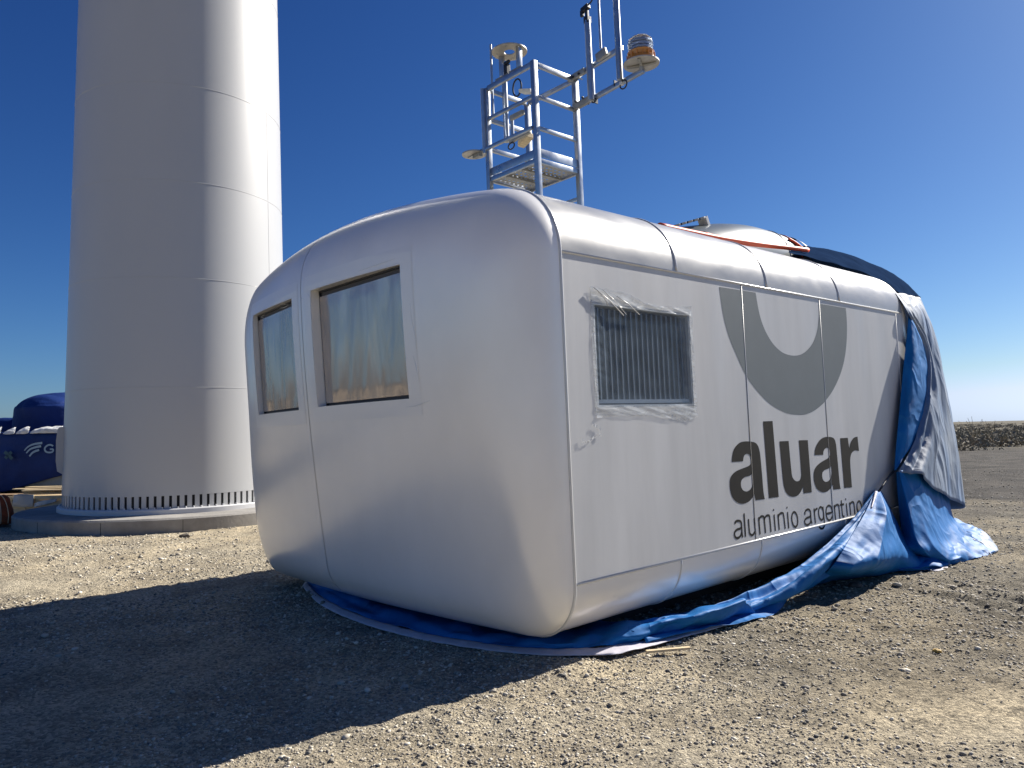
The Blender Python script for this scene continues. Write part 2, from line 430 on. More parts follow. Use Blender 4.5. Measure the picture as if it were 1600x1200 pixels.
def ground_mat():
    m = bpy.data.materials.new('dry_gravelly_soil'); m.use_nodes = True
    nt = m.node_tree; b = nt.nodes['Principled BSDF']; b.inputs['Roughness'].default_value = .95
    b.inputs['Specular IOR Level'].default_value = .15
    ge = nt.nodes.new('ShaderNodeNewGeometry')
    def nz(s, d=6, rg=.6):
        n = nt.nodes.new('ShaderNodeTexNoise'); n.inputs['Scale'].default_value = s; n.inputs['Detail'].default_value = d
        n.inputs['Roughness'].default_value = rg; nt.links.new(ge.outputs['Position'], n.inputs['Vector']); return n
    def ramp(n, p0, c0, p1, c1):
        r = nt.nodes.new('ShaderNodeValToRGB'); e = r.color_ramp.elements
        e[0].position = p0; e[0].color = (*c0, 1); e[1].position = p1; e[1].color = (*c1, 1)
        nt.links.new(n.outputs['Fac'] if 'Fac' in n.outputs else n.outputs[0], r.inputs[0]); return r
    def mix(fac, a, bb, mode='MIX'):
        x = nt.nodes.new('ShaderNodeMix'); x.data_type = 'RGBA'; x.blend_type = mode
        if isinstance(fac, float): x.inputs[0].default_value = fac
        else: nt.links.new(fac, x.inputs[0])
        nt.links.new(a, x.inputs[6]); nt.links.new(bb, x.inputs[7]); return x.outputs[2]
    base = ramp(nz(1.1, 8, .65), .34, (.31, .275, .215), .62, (.55, .485, .365))
    sand = ramp(nz(.5, 5), .35, (.82, .84, .87), .65, (1.1, 1.06, .98))
    c = mix(1.0, base.outputs[0], sand.outputs[0], 'MULTIPLY')
    # grains: every cell of the fine gravel has its own tone
    v = nt.nodes.new('ShaderNodeTexVoronoi'); v.inputs['Scale'].default_value = 55; nt.links.new(ge.outputs['Position'], v.inputs['Vector'])
    sx = nt.nodes.new('ShaderNodeSeparateColor'); nt.links.new(v.outputs['Color'], sx.inputs[0])
    g = nt.nodes.new('ShaderNodeValToRGB'); e = g.color_ramp.elements
    e[0].position = 0; e[0].color = (.4, .4, .4, 1); e[1].position = 1; e[1].color = (1.45, 1.42, 1.36, 1)
    nt.links.new(sx.outputs[0], g.inputs[0])
    c = mix(.75, c, mix(1.0, c, g.outputs[0], 'MULTIPLY'))
    sp = nt.nodes.new('ShaderNodeSeparateXYZ'); nt.links.new(ge.outputs['Position'], sp.inputs[0])
    def mr(sock, a, bb):
        n = nt.nodes.new('ShaderNodeMapRange'); n.inputs['From Min'].default_value = a; n.inputs['From Max'].default_value = bb
        nt.links.new(sock, n.inputs[0]); return n.outputs[0]
    def mul(a, bb):
        n = nt.nodes.new('ShaderNodeMath'); n.operation = 'MULTIPLY'; nt.links.new(a, n.inputs[0]); nt.links.new(bb, n.inputs[1]); return n.outputs[0]
    # greyer gravel to the right of the machine, sandier soil in front
    wg = nt.nodes.new('ShaderNodeMath'); wg.operation = 'MULTIPLY_ADD'; wg.inputs[1].default_value = 2.6
    nt.links.new(nz(1.3, 6, .7).outputs['Fac'], wg.inputs[0]); nt.links.new(sp.outputs['X'], wg.inputs[2])
    wy = nt.nodes.new('ShaderNodeMath'); wy.operation = 'MULTIPLY_ADD'; wy.inputs[1].default_value = 3.0
    nt.links.new(nz(.8, 6, .7).outputs['Fac'], wy.inputs[0]); nt.links.new(sp.outputs['Y'], wy.inputs[2])
    gy_ = ramp(nz(1.7, 7, .7), .3, (.38, .385, .40), .7, (.74, .745, .76))
    c = mix(mul(mr(wg.outputs[0], 1.9, 3.0), mr(wy.outputs[0], 5.4, 6.8)), c, mix(1.0, c, gy_.outputs[0], 'MULTIPLY'))
    # dark churned soil further off on the right
    wob = nt.nodes.new('ShaderNodeMath'); wob.operation = 'MULTIPLY_ADD'; wob.inputs[1].default_value = 10
    nt.links.new(nz(.35, 4).outputs['Fac'], wob.inputs[0]); nt.links.new(sp.outputs['Y'], wob.inputs[2])
    far = mul(mr(wob.outputs[0], 18, 21), mr(sp.outputs['X'], 2, 7))
    dk = ramp(nz(.9, 6), .35, (.028, .026, .024), .7, (.11, .10, .088))
    c = mix(far, c, dk.outputs[0])
    # brown scrubland beyond the cleared site
    sb = ramp(nz(.12, 6), .35, (.075, .068, .048), .7, (.14, .122, .085))
    ln = nt.nodes.new('ShaderNodeVectorMath'); ln.operation = 'LENGTH'; nt.links.new(ge.outputs['Position'], ln.inputs[0])
    c = mix(mr(ln.outputs['Value'], 48, 60), c, sb.outputs[0])
    nt.links.new(c, b.inputs['Base Color'])
    bp = nt.nodes.new('ShaderNodeBump'); bp.inputs['Strength'].default_value = .9; bp.inputs['Distance'].default_value = .012
    nt.links.new(v.outputs['Distance'], bp.inputs['Height']); bp.invert = True
    bp2 = nt.nodes.new('ShaderNodeBump'); bp2.inputs['Strength'].default_value = .8; bp2.inputs['Distance'].default_value = .05
    nt.links.new(nz(24, 6, .7).outputs['Fac'], bp2.inputs['Height'])
    nt.links.new(bp.outputs[0], bp2.inputs['Normal']); nt.links.new(bp2.outputs[0], b.inputs['Normal'])
    return m
go = link('ground', npmesh('ground', vv, ff), ground_mat(), smooth=True)
tag(go, kind='structure')

# loose stones: small faceted pebbles lying on the soil
phi = (1+5**.5)/2
ico = np.array([(-1,phi,0),(1,phi,0),(-1,-phi,0),(1,-phi,0),(0,-1,phi),(0,1,phi),(0,-1,-phi),(0,1,-phi),(phi,0,-1),(phi,0,1),(-phi,0,-1),(-phi,0,1)])/1.9
icof = np.array([(0,11,5),(0,5,1),(0,1,7),(0,7,10),(0,10,11),(1,5,9),(5,11,4),(11,10,2),(10,7,6),(7,1,8),(3,9,4),(3,4,2),(3,2,6),(3,6,8),(3,8,9),(4,9,5),(2,4,11),(6,2,10),(8,6,7),(9,8,1)])
octa = np.array([(1,0,0),(0,1,0),(-1,0,0),(0,-1,0),(0,0,1),(0,0,-1)], float)
octf = np.array([(0,1,4),(1,2,4),(2,3,4),(3,0,4),(1,0,5),(2,1,5),(3,2,5),(0,3,5)])
def stones(N, rmin, rmax, smin, smax, seed, name, label, m, amax=.78, pw=1.0, shape=(ico, icof)):
    ico, icof = shape; K = len(ico)
    r_ = np.random.default_rng(seed)
    u = r_.random(N)
    rad = rmin*(rmax/rmin)**(u**pw)
    ang = (r_.random(N)*2-1)*amax
    x = rad*np.tan(ang); y = rad
    keep = fbm(x, y, 60, .7, 3) + r_.random(N)*.9 > .25
    x, y, rad = x[keep], y[keep], rad[keep]; N = len(x)
    s = smin*(smax/smin)**(r_.random(N)**2.4)*np.clip(rad/6, .75, 1.35)
    sc3 = np.stack([s*(.7+.7*r_.random(N)), s*(.6+.5*r_.random(N)), s*(.35+.35*r_.random(N))], 1)
    P = ico[None]*(1+.35*(r_.random((N, K, 1))-.5))*sc3[:, None, :]
    a = r_.random(N)*6.28; t = (r_.random(N)-.5)*.8
    ct, st = np.cos(t)[:, None], np.sin(t)[:, None]
    y1 = P[..., 1]*ct - P[..., 2]*st; z1 = P[..., 1]*st + P[..., 2]*ct
    ca, sa = np.cos(a)[:, None], np.sin(a)[:, None]
    x2 = P[..., 0]*ca - y1*sa; y2 = P[..., 0]*sa + y1*ca
    z = ground_h(x, y) + sc3[:, 2]*.35
    V_ = np.stack([x2+x[:, None], y2+y[:, None], z1+z[:, None]], -1).reshape(-1, 3)
    F_ = (icof[None]+(np.arange(N)*K)[:, None, None]).reshape(-1, 3)
    o = link(name, npmesh(name, V_, F_), m)
    tag(o, label, 'stones', kind='stuff')
    return o
def stone_mat(name, c0, c1):
    m = bpy.data.materials.new(name); m.use_nodes = True
    nt = m.node_tree; b = nt.nodes['Principled BSDF']; b.inputs['Roughness'].default_value = .85
    ge = nt.nodes.new('ShaderNodeNewGeometry'); r = nt.nodes.new('ShaderNodeValToRGB'); e = r.color_ramp.elements
    e[0].color = (*c0, 1); e[1].color = (*c1, 1)
    x = e.new(.5); x.color = (.34, .30, .235, 1)
    nt.links.new(ge.outputs['Random Per Island'], r.inputs[0]); nt.links.new(r.outputs[0], b.inputs['Base Color'])
    return m
SM = stone_mat('pebble_mix', (.18, .168, .145), (.70, .65, .54))
stones(130000, 2.9, 17, .0045, .018, 3, 'gravel', 'fine grey and tan gravel scattered over the dry soil', SM, shape=(octa, octf))
stones(30000, 2.9, 26, .007, .021, 4, 'coarse_gravel', 'coarser angular gravel scattered over the dry soil', SM)
stones(500, 3.2, 16, .02, .036, 8, 'pebbles', 'larger dark pebbles strewn over the gravelly soil', SM)

# low desert scrub towards the horizon: leafy tufts
def scrub():
    r_ = np.random.default_rng(5); V_, F_ = [], []
    def bush(x, y, R, hgt, n):
        c = r_.normal(0, .42, (n, 3)); c[:, 2] = np.abs(c[:, 2])
        c = c*np.array([R, R, hgt]) + np.array([x, y, 0]); s = .03+R*.055
        d1 = r_.normal(0, s, (n, 3)); d2 = r_.normal(0, s, (n, 3))
        base = len(V_)*0
        return np.stack([c-d1*.5, c+d1*.5, c+d2+np.array([0, 0, s*.6])], 1).reshape(-1, 3)
    out = []
    for k in range(2200):
        Y = (44+9*r_.random())*(400/46)**r_.random()
        X = Y*(.45+r_.random()*.75) if k % 3 else Y*(-1.1+r_.random()*1.5)
        out.append(bush(X, Y, .5+r_.random()*1.3, .22+.5*r_.random()**2, 90))
    V_ = np.concatenate(out); F_ = np.arange(len(V_)).reshape(-1, 3)
    return npmesh('scrub', V_, F_)
scrub_m = stone_mat('scrub_leaf', (.15, .135, .10), (.28, .25, .18))
scrub_m.node_tree.nodes['Color Ramp'].color_ramp.elements[1].color = (.22, .195, .14, 1)
tag(link('scrub', scrub(), scrub_m), 'low dark green desert scrub along the horizon behind the bare soil', 'scrub', kind='stuff')
def big_bush(x, y, R, hgt, label, n=500):
    r_ = np.random.default_rng(int(x*10)); c = r_.normal(0, .4, (n, 3)); c[:, 2] = np.abs(c[:, 2])
    ln = np.linalg.norm(c, axis=1, keepdims=True); c = c/np.maximum(ln, .9)
    c = c*np.array([R, R, hgt]); s = .09
    d1 = r_.normal(0, s, (n, 3)); d2 = r_.normal(0, s, (n, 3))
    V_ = np.stack([c-d1*.5, c+d1*.5, c+d2], 1).reshape(-1, 3); F_ = np.arange(len(V_)).reshape(-1, 3)
    root = empty('bush', loc_=(x, y, float(ground_h(x, y))))
    tag(root, label, 'bush')
    link('foliage', npmesh('foliage', V_, F_), scrub_m, root)
    st = bmesh.new()
    for k in range(7):
        a = k*.9; bar(st, (0, 0, -.02), (math.cos(a)*R*.5, math.sin(a)*R*.5, hgt*.7), .02, .02, bev=0)
    frombm('stem', st, M['wood_dark'], root)
p = G(1503, 703); big_bush(p.x, p.y, 1.9, .85, 'dark rounded bush at the near edge of the scrub, just right of the draped tarp')
p = G(1562, 697); big_bush(p.x, p.y, 1.6, .8, 'low bush at the edge of the scrub by the right side of the view')
for (px, py, hh, lb) in ((1553, 690, 2.0, 'thin pale dry stalks sticking up over the horizon, nearer the draped tarp'), (1578, 690, 1.75, 'thin pale dry stalks sticking up over the horizon, farther to the right')):
    p = G(px-30, py); r0 = empty('dry_stalks', loc_=(p.x, p.y, 0)); tag(r0, lb, 'dry plant')
    for k in range(6):
        a = random.random()*6.28; l = random.uniform(.5, 1.3)
        top = Vector((math.cos(a)*l, math.sin(a)*l*.5, hh*random.uniform(.8, 1)))
        tube('stem', resample([(0, 0, -.02), top*.5+Vector((0, 0, .25)), top], 6), .014, M['wood'], r0, seg=4)

# ------------------------------------------------------------------ wind turbine tower on its round foundation
TZ = 16.1
tc_ = D(282, 800, TZ); TX, TY = tc_.x, tc_.y
FH = .23
fb = empty('foundation', loc_=(TX, TY, 0))
tag(fb, 'low round concrete foundation slab under the white turbine tower', 'foundation')
lathe('slab', [(2.97, -.3), (2.97, FH-.03), (2.94, FH)], M['concrete'], fb, seg=160)
for k in range(14):                       # formwork joints round the edge
    a = 2*math.pi*k/14+.2
    bm = bmesh.new(); c = Vector((math.cos(a), math.sin(a), 0)); t = Vector((-c.y, c.x, 0))
    bm_box(bm, c*2.966+Vector((0, 0, FH/2-.04)), c*.006, t*.004, Vector((0, 0, FH/2)))
    frombm('joint_line', bm, M['dark'], fb)
tw = empty('turbine_tower', loc_=(TX, TY, FH))
tag(tw, 'tall white tubular wind turbine tower with a slotted base ring', 'tower')
def TR(z):                                # outer radius at height z above the slab
    return 2.16 - .017*z
lathe('flange_ring', [(2.1, 0), (2.24, 0), (2.24, .08), (2.22, .10), (2.1, .10)], M['tower_flange'], tw, seg=128)
zt = .10
nrib = 104
pitch = 2*math.pi/nrib
def rib_mesh():
    bm = bmesh.new(); n = 3; R1, R2 = 2.152, 2.125; a0 = pitch*.31
    vs = []
    for z in (zt, .33):
        for R in (R1, R2):
            vs.append([bm.verts.new((R*math.cos(a), R*math.sin(a), z)) for a in np.linspace(-a0, a0, n)])
    o0, i0, o1, i1 = vs
    for j in range(n-1):
        bm.faces.new((o0[j], o0[j+1], o1[j+1], o1[j])); bm.faces.new((i0[j+1], i0[j], i1[j], i1[j+1]))
        bm.faces.new((o1[j], o1[j+1], i1[j+1], i1[j]))
    bm.faces.new((o0[0], o1[0], i1[0], i0[0])); bm.faces.new((o0[-1], i0[-1], i1[-1], o1[-1]))
    bmesh.ops.recalc_face_normals(bm, faces=bm.faces)
    me = bpy.data.meshes.new('rib'); bm.to_mesh(me); bm.free(); me.materials.append(M['tower']); return me
rme = rib_mesh(); nb = bpy.data.meshes.new('bolt')
bm = bmesh.new(); bmesh.ops.create_cone(bm, segments=6, radius1=.016, radius2=.016, depth=.04, cap_ends=True)
bm.to_mesh(nb); bm.free(); nb.materials.append(M['tower_flange'])
for k in range(nrib):
    o = bpy.data.objects.new('rib', rme); C.objects.link(o); o.parent = tw; o.rotation_euler = (0, 0, k*pitch)
    o = bpy.data.objects.new('bolt', nb); C.objects.link(o); o.parent = tw
    a = (k+.5)*pitch; o.location = (2.19*math.cos(a), 2.19*math.sin(a), .11)
lathe('inner_core', [(2.12, 0.001), (2.12, .325)], M['dark'], tw, seg=96)
zs = [.33, 2.33, 4.40, 6.27, 8.17]
while zs[-1] < 46: zs.append(zs[-1]+2.6)
for a, b in zip(zs, zs[1:]):
    lathe('shell_course', [(TR(a)-.06 if a < .5 else TR(a)-.004, a), (TR(a), a+.0), (TR(b), b)], M['tower'], tw, seg=160, sharp=20)
    v, f = tube_geo([(math.cos(t)*(TR(b)+.0), math.sin(t)*(TR(b)+.0), b) for t in np.linspace(0, 2*math.pi, 161)[:-1]], .0045, 6, True)
    setmesh('weld_seam', v, f, M['tower'], tw, smooth=True)
to_cam = math.atan2(-TY, -TX)
for k, (a, b) in enumerate(zip(zs, zs[1:])):
    if k > 6: break
    an = to_cam + [2.5, 2.4, .93, .93, .93, -.5, .2][k]
    tube('weld_seam', [(TR(z)*math.cos(an), TR(z)*math.sin(an), z) for z in (a+.02, b-.02)], .004, M['tower'], tw, seg=6)
# bracket with bolt holes standing out from the left flank
an = to_cam - math.pi/2 + .10
er = Vector((math.cos(an), math.sin(an), 0)); et = Vector((-er.y, er.x, 0))
vb = bmesh.new()
zc = 1.42 - FH
prof = [(.0, -.47), (.10, -.47), (.20, -.40), (.225, -.2), (.225, .2), (.20, .42), (.16, .46), (.0, .46)]
for s in (-1, 1):
    pass
R0b = 2.03
va = [vb.verts.new(er*(R0b+x)+et*(-.2)+Vector((0, 0, zc+z))) for x, z in prof]
vc = [vb.verts.new(er*(R0b+x)+et*(.2)+Vector((0, 0, zc+z))) for x, z in prof]
vb.faces.new(va); vb.faces.new(vc[::-1])
for i in range(len(prof)):
    j = (i+1) % len(prof); vb.faces.new((va[i], vc[i], vc[j], va[j]))
frombm('door_frame', vb, M['tower'], tw, sharp=30)
hb = bmesh.new(); cen = None
for k in range(8):
    bm_box(hb, er*(R0b+.196)+et*(-.2)+Vector((0, 0, zc-.33+k*.095)), er*.014, et*.004, Vector((0, 0, .026)))
frombm('vent_slot', hb, M['dark'], tw)

# ------------------------------------------------------------------ nacelle (all meshes in its own frame: u, w, v+VB)
WD, RT, RB, VBOT = 4.7, .56, .40, -2.295
UEND = 6.45
CRN = .154
THE = math.pi/2-.17                       # the roof rises gently from where the edge curve stops
WR0, VR0 = RT-RT*math.cos(THE), RT*math.sin(THE)
def roof_v(w):
    x = w-WR0; Wr = WD-2*WR0
    return VR0 + .172*x*(1-x/Wr)
nac = empty('nacelle', NM)
tag(nac, 'big silver grey turbine nacelle resting on the ground with aluar lettering on its side', 'nacelle')
def N(u, w, v): return Vector((u, w, v+VB))
def section(nc=14, side=10, roof=40):
    """(w, v) round the body, from the near bottom seam upwards and on over the roof"""
    P = []
    P += [(0, VBOT*(1-k/side)) for k in range(side)]
    P += [(RT-RT*math.cos(a), RT*math.sin(a)) for a in np.linspace(0, THE, nc)]
    P += [(w_, roof_v(w_)) for w_ in [WR0+(WD-2*WR0)*k/roof for k in range(1, roof)]]
    P += [(WD-RT+RT*math.cos(a), RT*math.sin(a)) for a in np.linspace(THE, 0, nc)]
    P += [(WD, VBOT*k/side) for k in range(1, side)]
    P += [(WD-RB+RB*math.cos(a), VBOT-RB*math.sin(a)) for a in np.linspace(0, math.pi/2, nc)]
    P += [(WD-RB-(WD-2*RB)*k/roof, VBOT-RB) for k in range(1, roof)]
    P += [(RB-RB*math.sin(a), VBOT-RB*math.cos(a)) for a in np.linspace(0, math.pi/2, nc)][:-1]
    return P
SEC = section()
def strip(name, u0, u1, wv, m, hole=None, gap=.004):
    """skin panel: the polyline wv swept from u0 to u1"""
    us = np.linspace(u0+gap, u1-gap, max(2, int((u1-u0)/.25)+1))
    pts = [N(u, w, v) for u in us for (w, v) in wv]
    v, f = grid(pts, len(us), len(wv))
    o = setmesh(name, v, f, m, nac, smooth=True)
    md = o.modifiers.new('thickness', 'SOLIDIFY'); md.thickness = .012; md.offset = -1
    md = o.modifiers.new('edges', 'EDGE_SPLIT'); md.split_angle = R_(50)
    return o
# near side panels (first one with the window opening)
WU0, WU1, WV0, WV1 = .315, 1.505, -1.095, -.33
bm = bmesh.new()
us = [.004, WU0, WU1, 2.33-.004]; vs_ = [VBOT+.004, WV0, WV1, -.004]
pts = [[bm.verts.new(N(u, 0, v)) for v in vs_] for u in us]
for i in range(3):
    for j in range(3):
        if (i, j) != (1, 1): bm.faces.new((pts[i][j], pts[i+1][j], pts[i+1][j+1], pts[i][j+1]))
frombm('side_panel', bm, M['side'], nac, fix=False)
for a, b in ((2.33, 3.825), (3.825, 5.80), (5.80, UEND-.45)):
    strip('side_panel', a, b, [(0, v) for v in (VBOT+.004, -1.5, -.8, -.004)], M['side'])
# far side
strip('side_panel', 0, UEND-.45, [(WD, v) for v in (-.004, -1.2, VBOT+.004)], M['hull'])
arc_t = [(RT-RT*math.cos(a), RT*math.sin(a)) for a in np.linspace(.008, THE, 18)]
for a, b in ((0, 1.36), (1.36, 2.79), (2.79, 4.3), (4.3, UEND-.45)):
    strip('roof_edge_panel', a, b, arc_t, M['hull_top'])
roofp = [(w_, roof_v(w_)) for w_ in np.linspace(WR0, WD-WR0, 31)]
strip('roof_panel', 0, UEND-.45, roofp, M['hull_top'])
strip('roof_edge_panel', 0, UEND-.45, [(WD-RT+RT*math.cos(a), RT*math.sin(a)) for a in np.linspace(THE, .008, 18)], M['hull_top'])
arc_b = [(RB-RB*math.sin(a), VBOT-RB*math.cos(a)) for a in np.linspace(0, math.pi/2-.01, 14)]
for a, b in ((0, 1.22), (1.22, 1.885+.55), (2.435, 4.1), (4.1, UEND-.45)):
    strip('belly_edge_panel', a, b, arc_b, M['hull'])
strip('belly_edge_panel', 0, UEND-.45, [(WD-RB+RB*math.cos(a), VBOT-RB*math.sin(a)) for a in np.linspace(0.01, math.pi/2, 14)], M['hull'])
strip('belly_panel', 0, UEND-.45, [(WD-RB, VBOT-RB), (WD/2, VBOT-RB), (RB, VBOT-RB)], M['hull'])
# caps: rounded front (with rake and a slight bow) and rounded rear
C0 = .67
def qz(t, p=2.3): return max(0, 1-(1-min(t, 1))**p)**(1/p)
def front_depth(w, v):
    c = C0 - .05*(w-2.35)**2 - .2*(max(0, .1-v)/2.5)**1.7
    return c
def far_soft(w):
    t = min(1, max(0, (w-1.2)/2.6)); return 1+.3*t*t*(3-2*t)
def low_soft(v):                          # tighter radius along the bottom edge
    t = min(1, max(0, (-.6-v)/1.5)); return 1-.48*t*t*(3-2*t)
def cap_u(w, v):
    d = min(w, WD-w, RT+CRN-v, v-VBOT+RB)
    return -front_depth(w, v)*qz(d/.56/far_soft(w))
def cap(solid_u, sgn, dfun, rr):
    base = SEC; n = len(base); wc, vc = WD/2, (RT+CRN+VBOT-RB)/2
    hh = (RT+CRN-(VBOT-RB))/2
    ds = [0, .004, .012, .025, .045, .07, .1, .14, .19, .25, .32, .4, .5, .62, .8, 1.0, 1.2, 1.4, hh*.985]
    V_ = []; F_ = []
    for d in ds:
        for (w, v) in base:
            # move inwards: straight runs by d, corners a little less than fully tightened
            x, y = w-wc, v-vc
            hx, hy = WD/2, hh
            fx = min(1, abs(x)/hx); fy = min(1, abs(y)/hy)
            # inset distance along each axis
            X = x*(hx-d)/hx; Y = y*(hy-d)/hy
            W2, V2 = wc+X, vc+Y
            g = qz(d/rr/far_soft(W2)/low_soft(V2))
            V_.append(N(sgn*g*dfun(W2, V2)+solid_u, W2, V2))
    for i in range(len(ds)-1):
        for k in range(n):
            a, b = i*n+k, i*n+(k+1) % n
            q = (a, b, b+n, a+n)
            F_.append(q if sgn < 0 else q[::-1])
    cap_in = [(len(ds)-1)*n+k for k in range(n)]
    F_.append(cap_in if sgn < 0 else cap_in[::-1])
    back = list(range(n)); F_.append(back[::-1] if sgn < 0 else back)
    return V_, F_
v, f = cap(0, -1, front_depth, .56)
bm = bmesh.new(); bv = [bm.verts.new(p) for p in v]
for q in f: bm.faces.new([bv[i] for i in q])
bmesh.ops.recalc_face_normals(bm, faces=bm.faces)
bmesh.ops.triangulate(bm, faces=[fc for fc in bm.faces if len(fc.verts) > 4])
me = bpy.data.meshes.new('front'); bm.to_mesh(me); bm.free()
fo = bpy.data.objects.new('front', me); C.objects.link(fo)
# front window pockets
RWIN = (1.10, 2.36, -.965, .045); LWIN = (2.735, 3.80, -.975, .035)
cuts = []
def pane_u(win_, w, v):
    w0, w1, v0, v1 = win_; s, t = (w-w0)/(w1-w0), (v-v0)/(v1-v0)
    c = lambda w_, v_, ins: -(front_depth(w_, v_)*min(1, qz(min(w_, WD-w_)/.62/far_soft(w_))) - ins)
    a_, b_ = (.045, .10) if win_ is RWIN else (.06, .075)
    return (c(w0, v0, a_)*(1-s)+c(w1, v0, b_)*s)*(1-t) + (c(w0, v1, a_)*(1-s)+c(w1, v1, b_)*s)*t
for WIN_, dep in ((RWIN, .515), (LWIN, .485)):
    w0, w1, v0, v1 = WIN_
    cb = bmesh.new(); bm_box(cb, N(-1.2-dep/2+.6, (w0+w1)/2, (v0+v1)/2), ((1.2-dep)/2, 0, 0), (0, (w1-w0)/2, 0), (0, 0, (v1-v0)/2))
    bmesh.ops.recalc_face_normals(cb, faces=cb.faces)
    cme = bpy.data.meshes.new('cut'); cb.to_mesh(cme); cb.free()
    # box from u=-1.2 to u=-dep
    for vv_ in cme.vertices:
        vv_.co.x = -1.2 if vv_.co.x < (-1.2-dep/2+.6) else pane_u(WIN_, vv_.co.y, vv_.co.z-VB)
    co = bpy.data.objects.new('cut', cme); C.objects.link(co); cuts.append(co)
    md = fo.modifiers.new('b', 'BOOLEAN'); md.operation = 'DIFFERENCE'; md.object = co; md.solver = 'EXACT'
dg = bpy.context.evaluated_depsgraph_get()
fme = bpy.data.meshes.new_from_object(fo.evaluated_get(dg), preserve_all_data_layers=False, depsgraph=dg)
for o in cuts+[fo]: bpy.data.objects.remove(o)
SEAMW = 2.545
from mathutils.bvhtree import BVHTree
_bv = BVHTree.FromPolygons([v_.co.copy() for v_ in fme.vertices], [tuple(p_.vertices) for p_ in fme.polygons])
def skin_u(w, v):
    h_ = _bv.ray_cast(Vector((-3, w, v+VB)), Vector((1, 0, 0)))
    return h_[0].x if h_[0] is not None else -.5
for side_, nm in ((-1, 'front_panel'), (1, 'front_panel')):
    bm = bmesh.new(); bm.from_mesh(fme)
    bmesh.ops.bisect_plane(bm, geom=bm.verts[:]+bm.edges[:]+bm.faces[:], plane_co=(0, SEAMW+side_*.004, 0), plane_no=(0, 1, 0),
                           clear_inner=(side_ > 0), clear_outer=(side_ < 0))
    frombm(nm, bm, M['hull'], nac, sharp=32)
v, f = cap(UEND-.45, 1, lambda w, v_: .45, .5)
setmesh('rear_panel', v, f, M['hull'], nac, sharp=40)
# dark lining behind the skin so that the joints read as gaps
bm = bmesh.new()
bm_box(bm, N(3.0, WD/2+.05, -.9), (2.98, 0, 0), (0, WD/2-.09, 0), (0, 0, 1.26))
frombm('inner_lining', bm, M['backing'], nac)
bm = bmesh.new()
for (a, b, c_, d_) in ((.004, WU0-.01, VBOT, 0), (WU1+.01, 6, VBOT, 0)):
    bm_box(bm, N((a+b)/2, .022, (c_+d_)/2), ((b-a)/2, 0, 0), (0, .004, 0), (0, 0, (d_-c_)/2))
frombm('inner_lining', bm, M['backing'], nac)
gp_ = [N(skin_u(SEAMW, v)+.006, SEAMW+s_*.006, v) for v in np.linspace(.66, VBOT-.36, 90) for s_ in (-1, 1)]
setmesh('seam_gap', *grid(gp_, 90, 2), M['sealant'], nac)
# raised seam strips
def bead(path, r=.011, m='bead', name='seam_strip', seg=8):
    v, f = tube_geo(path, r, seg); return setmesh(name, v, f, M[m], nac, smooth=True)
ring = [N(.0, w, v) for (w, v) in SEC]
v, f = tube_geo(ring, .012, 8, True); setmesh('seam_strip', v, f, M['bead'], nac, smooth=True)
bead([N(.01, 0, 0), N(3, 0, 0), N(UEND-.5, 0, 0)], .010)
bead([N(.01, 0, VBOT), N(3, 0, VBOT), N(UEND-.5, 0, VBOT)], .011)
for u in (1.36, 2.79, 4.3): bead([N(u, w*1.0, v) for w, v in arc_t], .010)
for u in (1.22, 2.435, 4.1): bead([N(u, w, v) for w, v in arc_b], .009)
for u in (2.33, 3.825):
    bm = bmesh.new(); bm_box(bm, N(u, .004, VBOT/2), (.0035, 0, 0), (0, .004, 0), (0, 0, -VBOT/2-.008)); frombm('seam_gap', bm, M['sealant'], nac)
    bead([N(u+.010, .002, VBOT+.01), N(u+.010, .002, -.01)], .0055)
bead([N(5.8, .001, VBOT+.01), N(5.8, .001, -.01)], .005)
# front roof joint (short cross seam seen on the brow)
# ---- side window
def window_box(name, parent, a, b, c_, d_, dep, m):
    """four reveal boards round an opening in the side plane"""
    t = .02; bm = bmesh.new()
    bm_box(bm, N((a+b)/2, dep/2+.002, d_-t/2), ((b-a)/2, 0, 0), (0, dep/2, 0), (0, 0, t/2))
    bm_box(bm, N((a+b)/2, dep/2+.002, c_+t/2), ((b-a)/2, 0, 0), (0, dep/2, 0), (0, 0, t/2))
    bm_box(bm, N(a+t/2, dep/2+.002, (c_+d_)/2), (t/2, 0, 0), (0, dep/2, 0), (0, 0, (d_-c_)/2-t))
    bm_box(bm, N(b-t/2, dep/2+.002, (c_+d_)/2), (t/2, 0, 0), (0, dep/2, 0), (0, 0, (d_-c_)/2-t))
    return frombm(name, bm, m, parent)
win = setmesh('window', [N(WU0, .10, WV0), N(WU1, .10, WV0), N(WU1, .10, WV1), N(WU0, .10, WV1)], [(0, 1, 2, 3)], M['backing'], nac)
win['label'] = 'louvred window in the long side, covered with clear plastic film'
window_box('frame', win, WU0, WU1, WV0, WV1, .095, M['reveal'])
ns = 18; sw = (WU1-WU0-.04)/ns
bm = bmesh.new()
a = R_(28)
bm_box(bm, (0, 0, 0), (sw*.5*math.cos(a)*1.05, sw*.5*math.sin(a)*1.05, 0), (-.0015*math.sin(a), .0015*math.cos(a), 0), (0, 0, (WV1-WV0)/2-.045))
sm = bpy.data.meshes.new('slat'); bmesh.ops.recalc_face_normals(bm, faces=bm.faces); bm.to_mesh(sm); bm.free(); sm.materials.append(M['slat'])
bm = bmesh.new(); bm_box(bm, (0, 0, 0), (.0028, 0, 0), (0, .003, 0), (0, 0, (WV1-WV0)/2-.045)); 
em = bpy.data.meshes.new('slat_edge'); bmesh.ops.recalc_face_normals(bm, faces=bm.faces); bm.to_mesh(em); bm.free(); em.materials.append(M['slat_edge'])
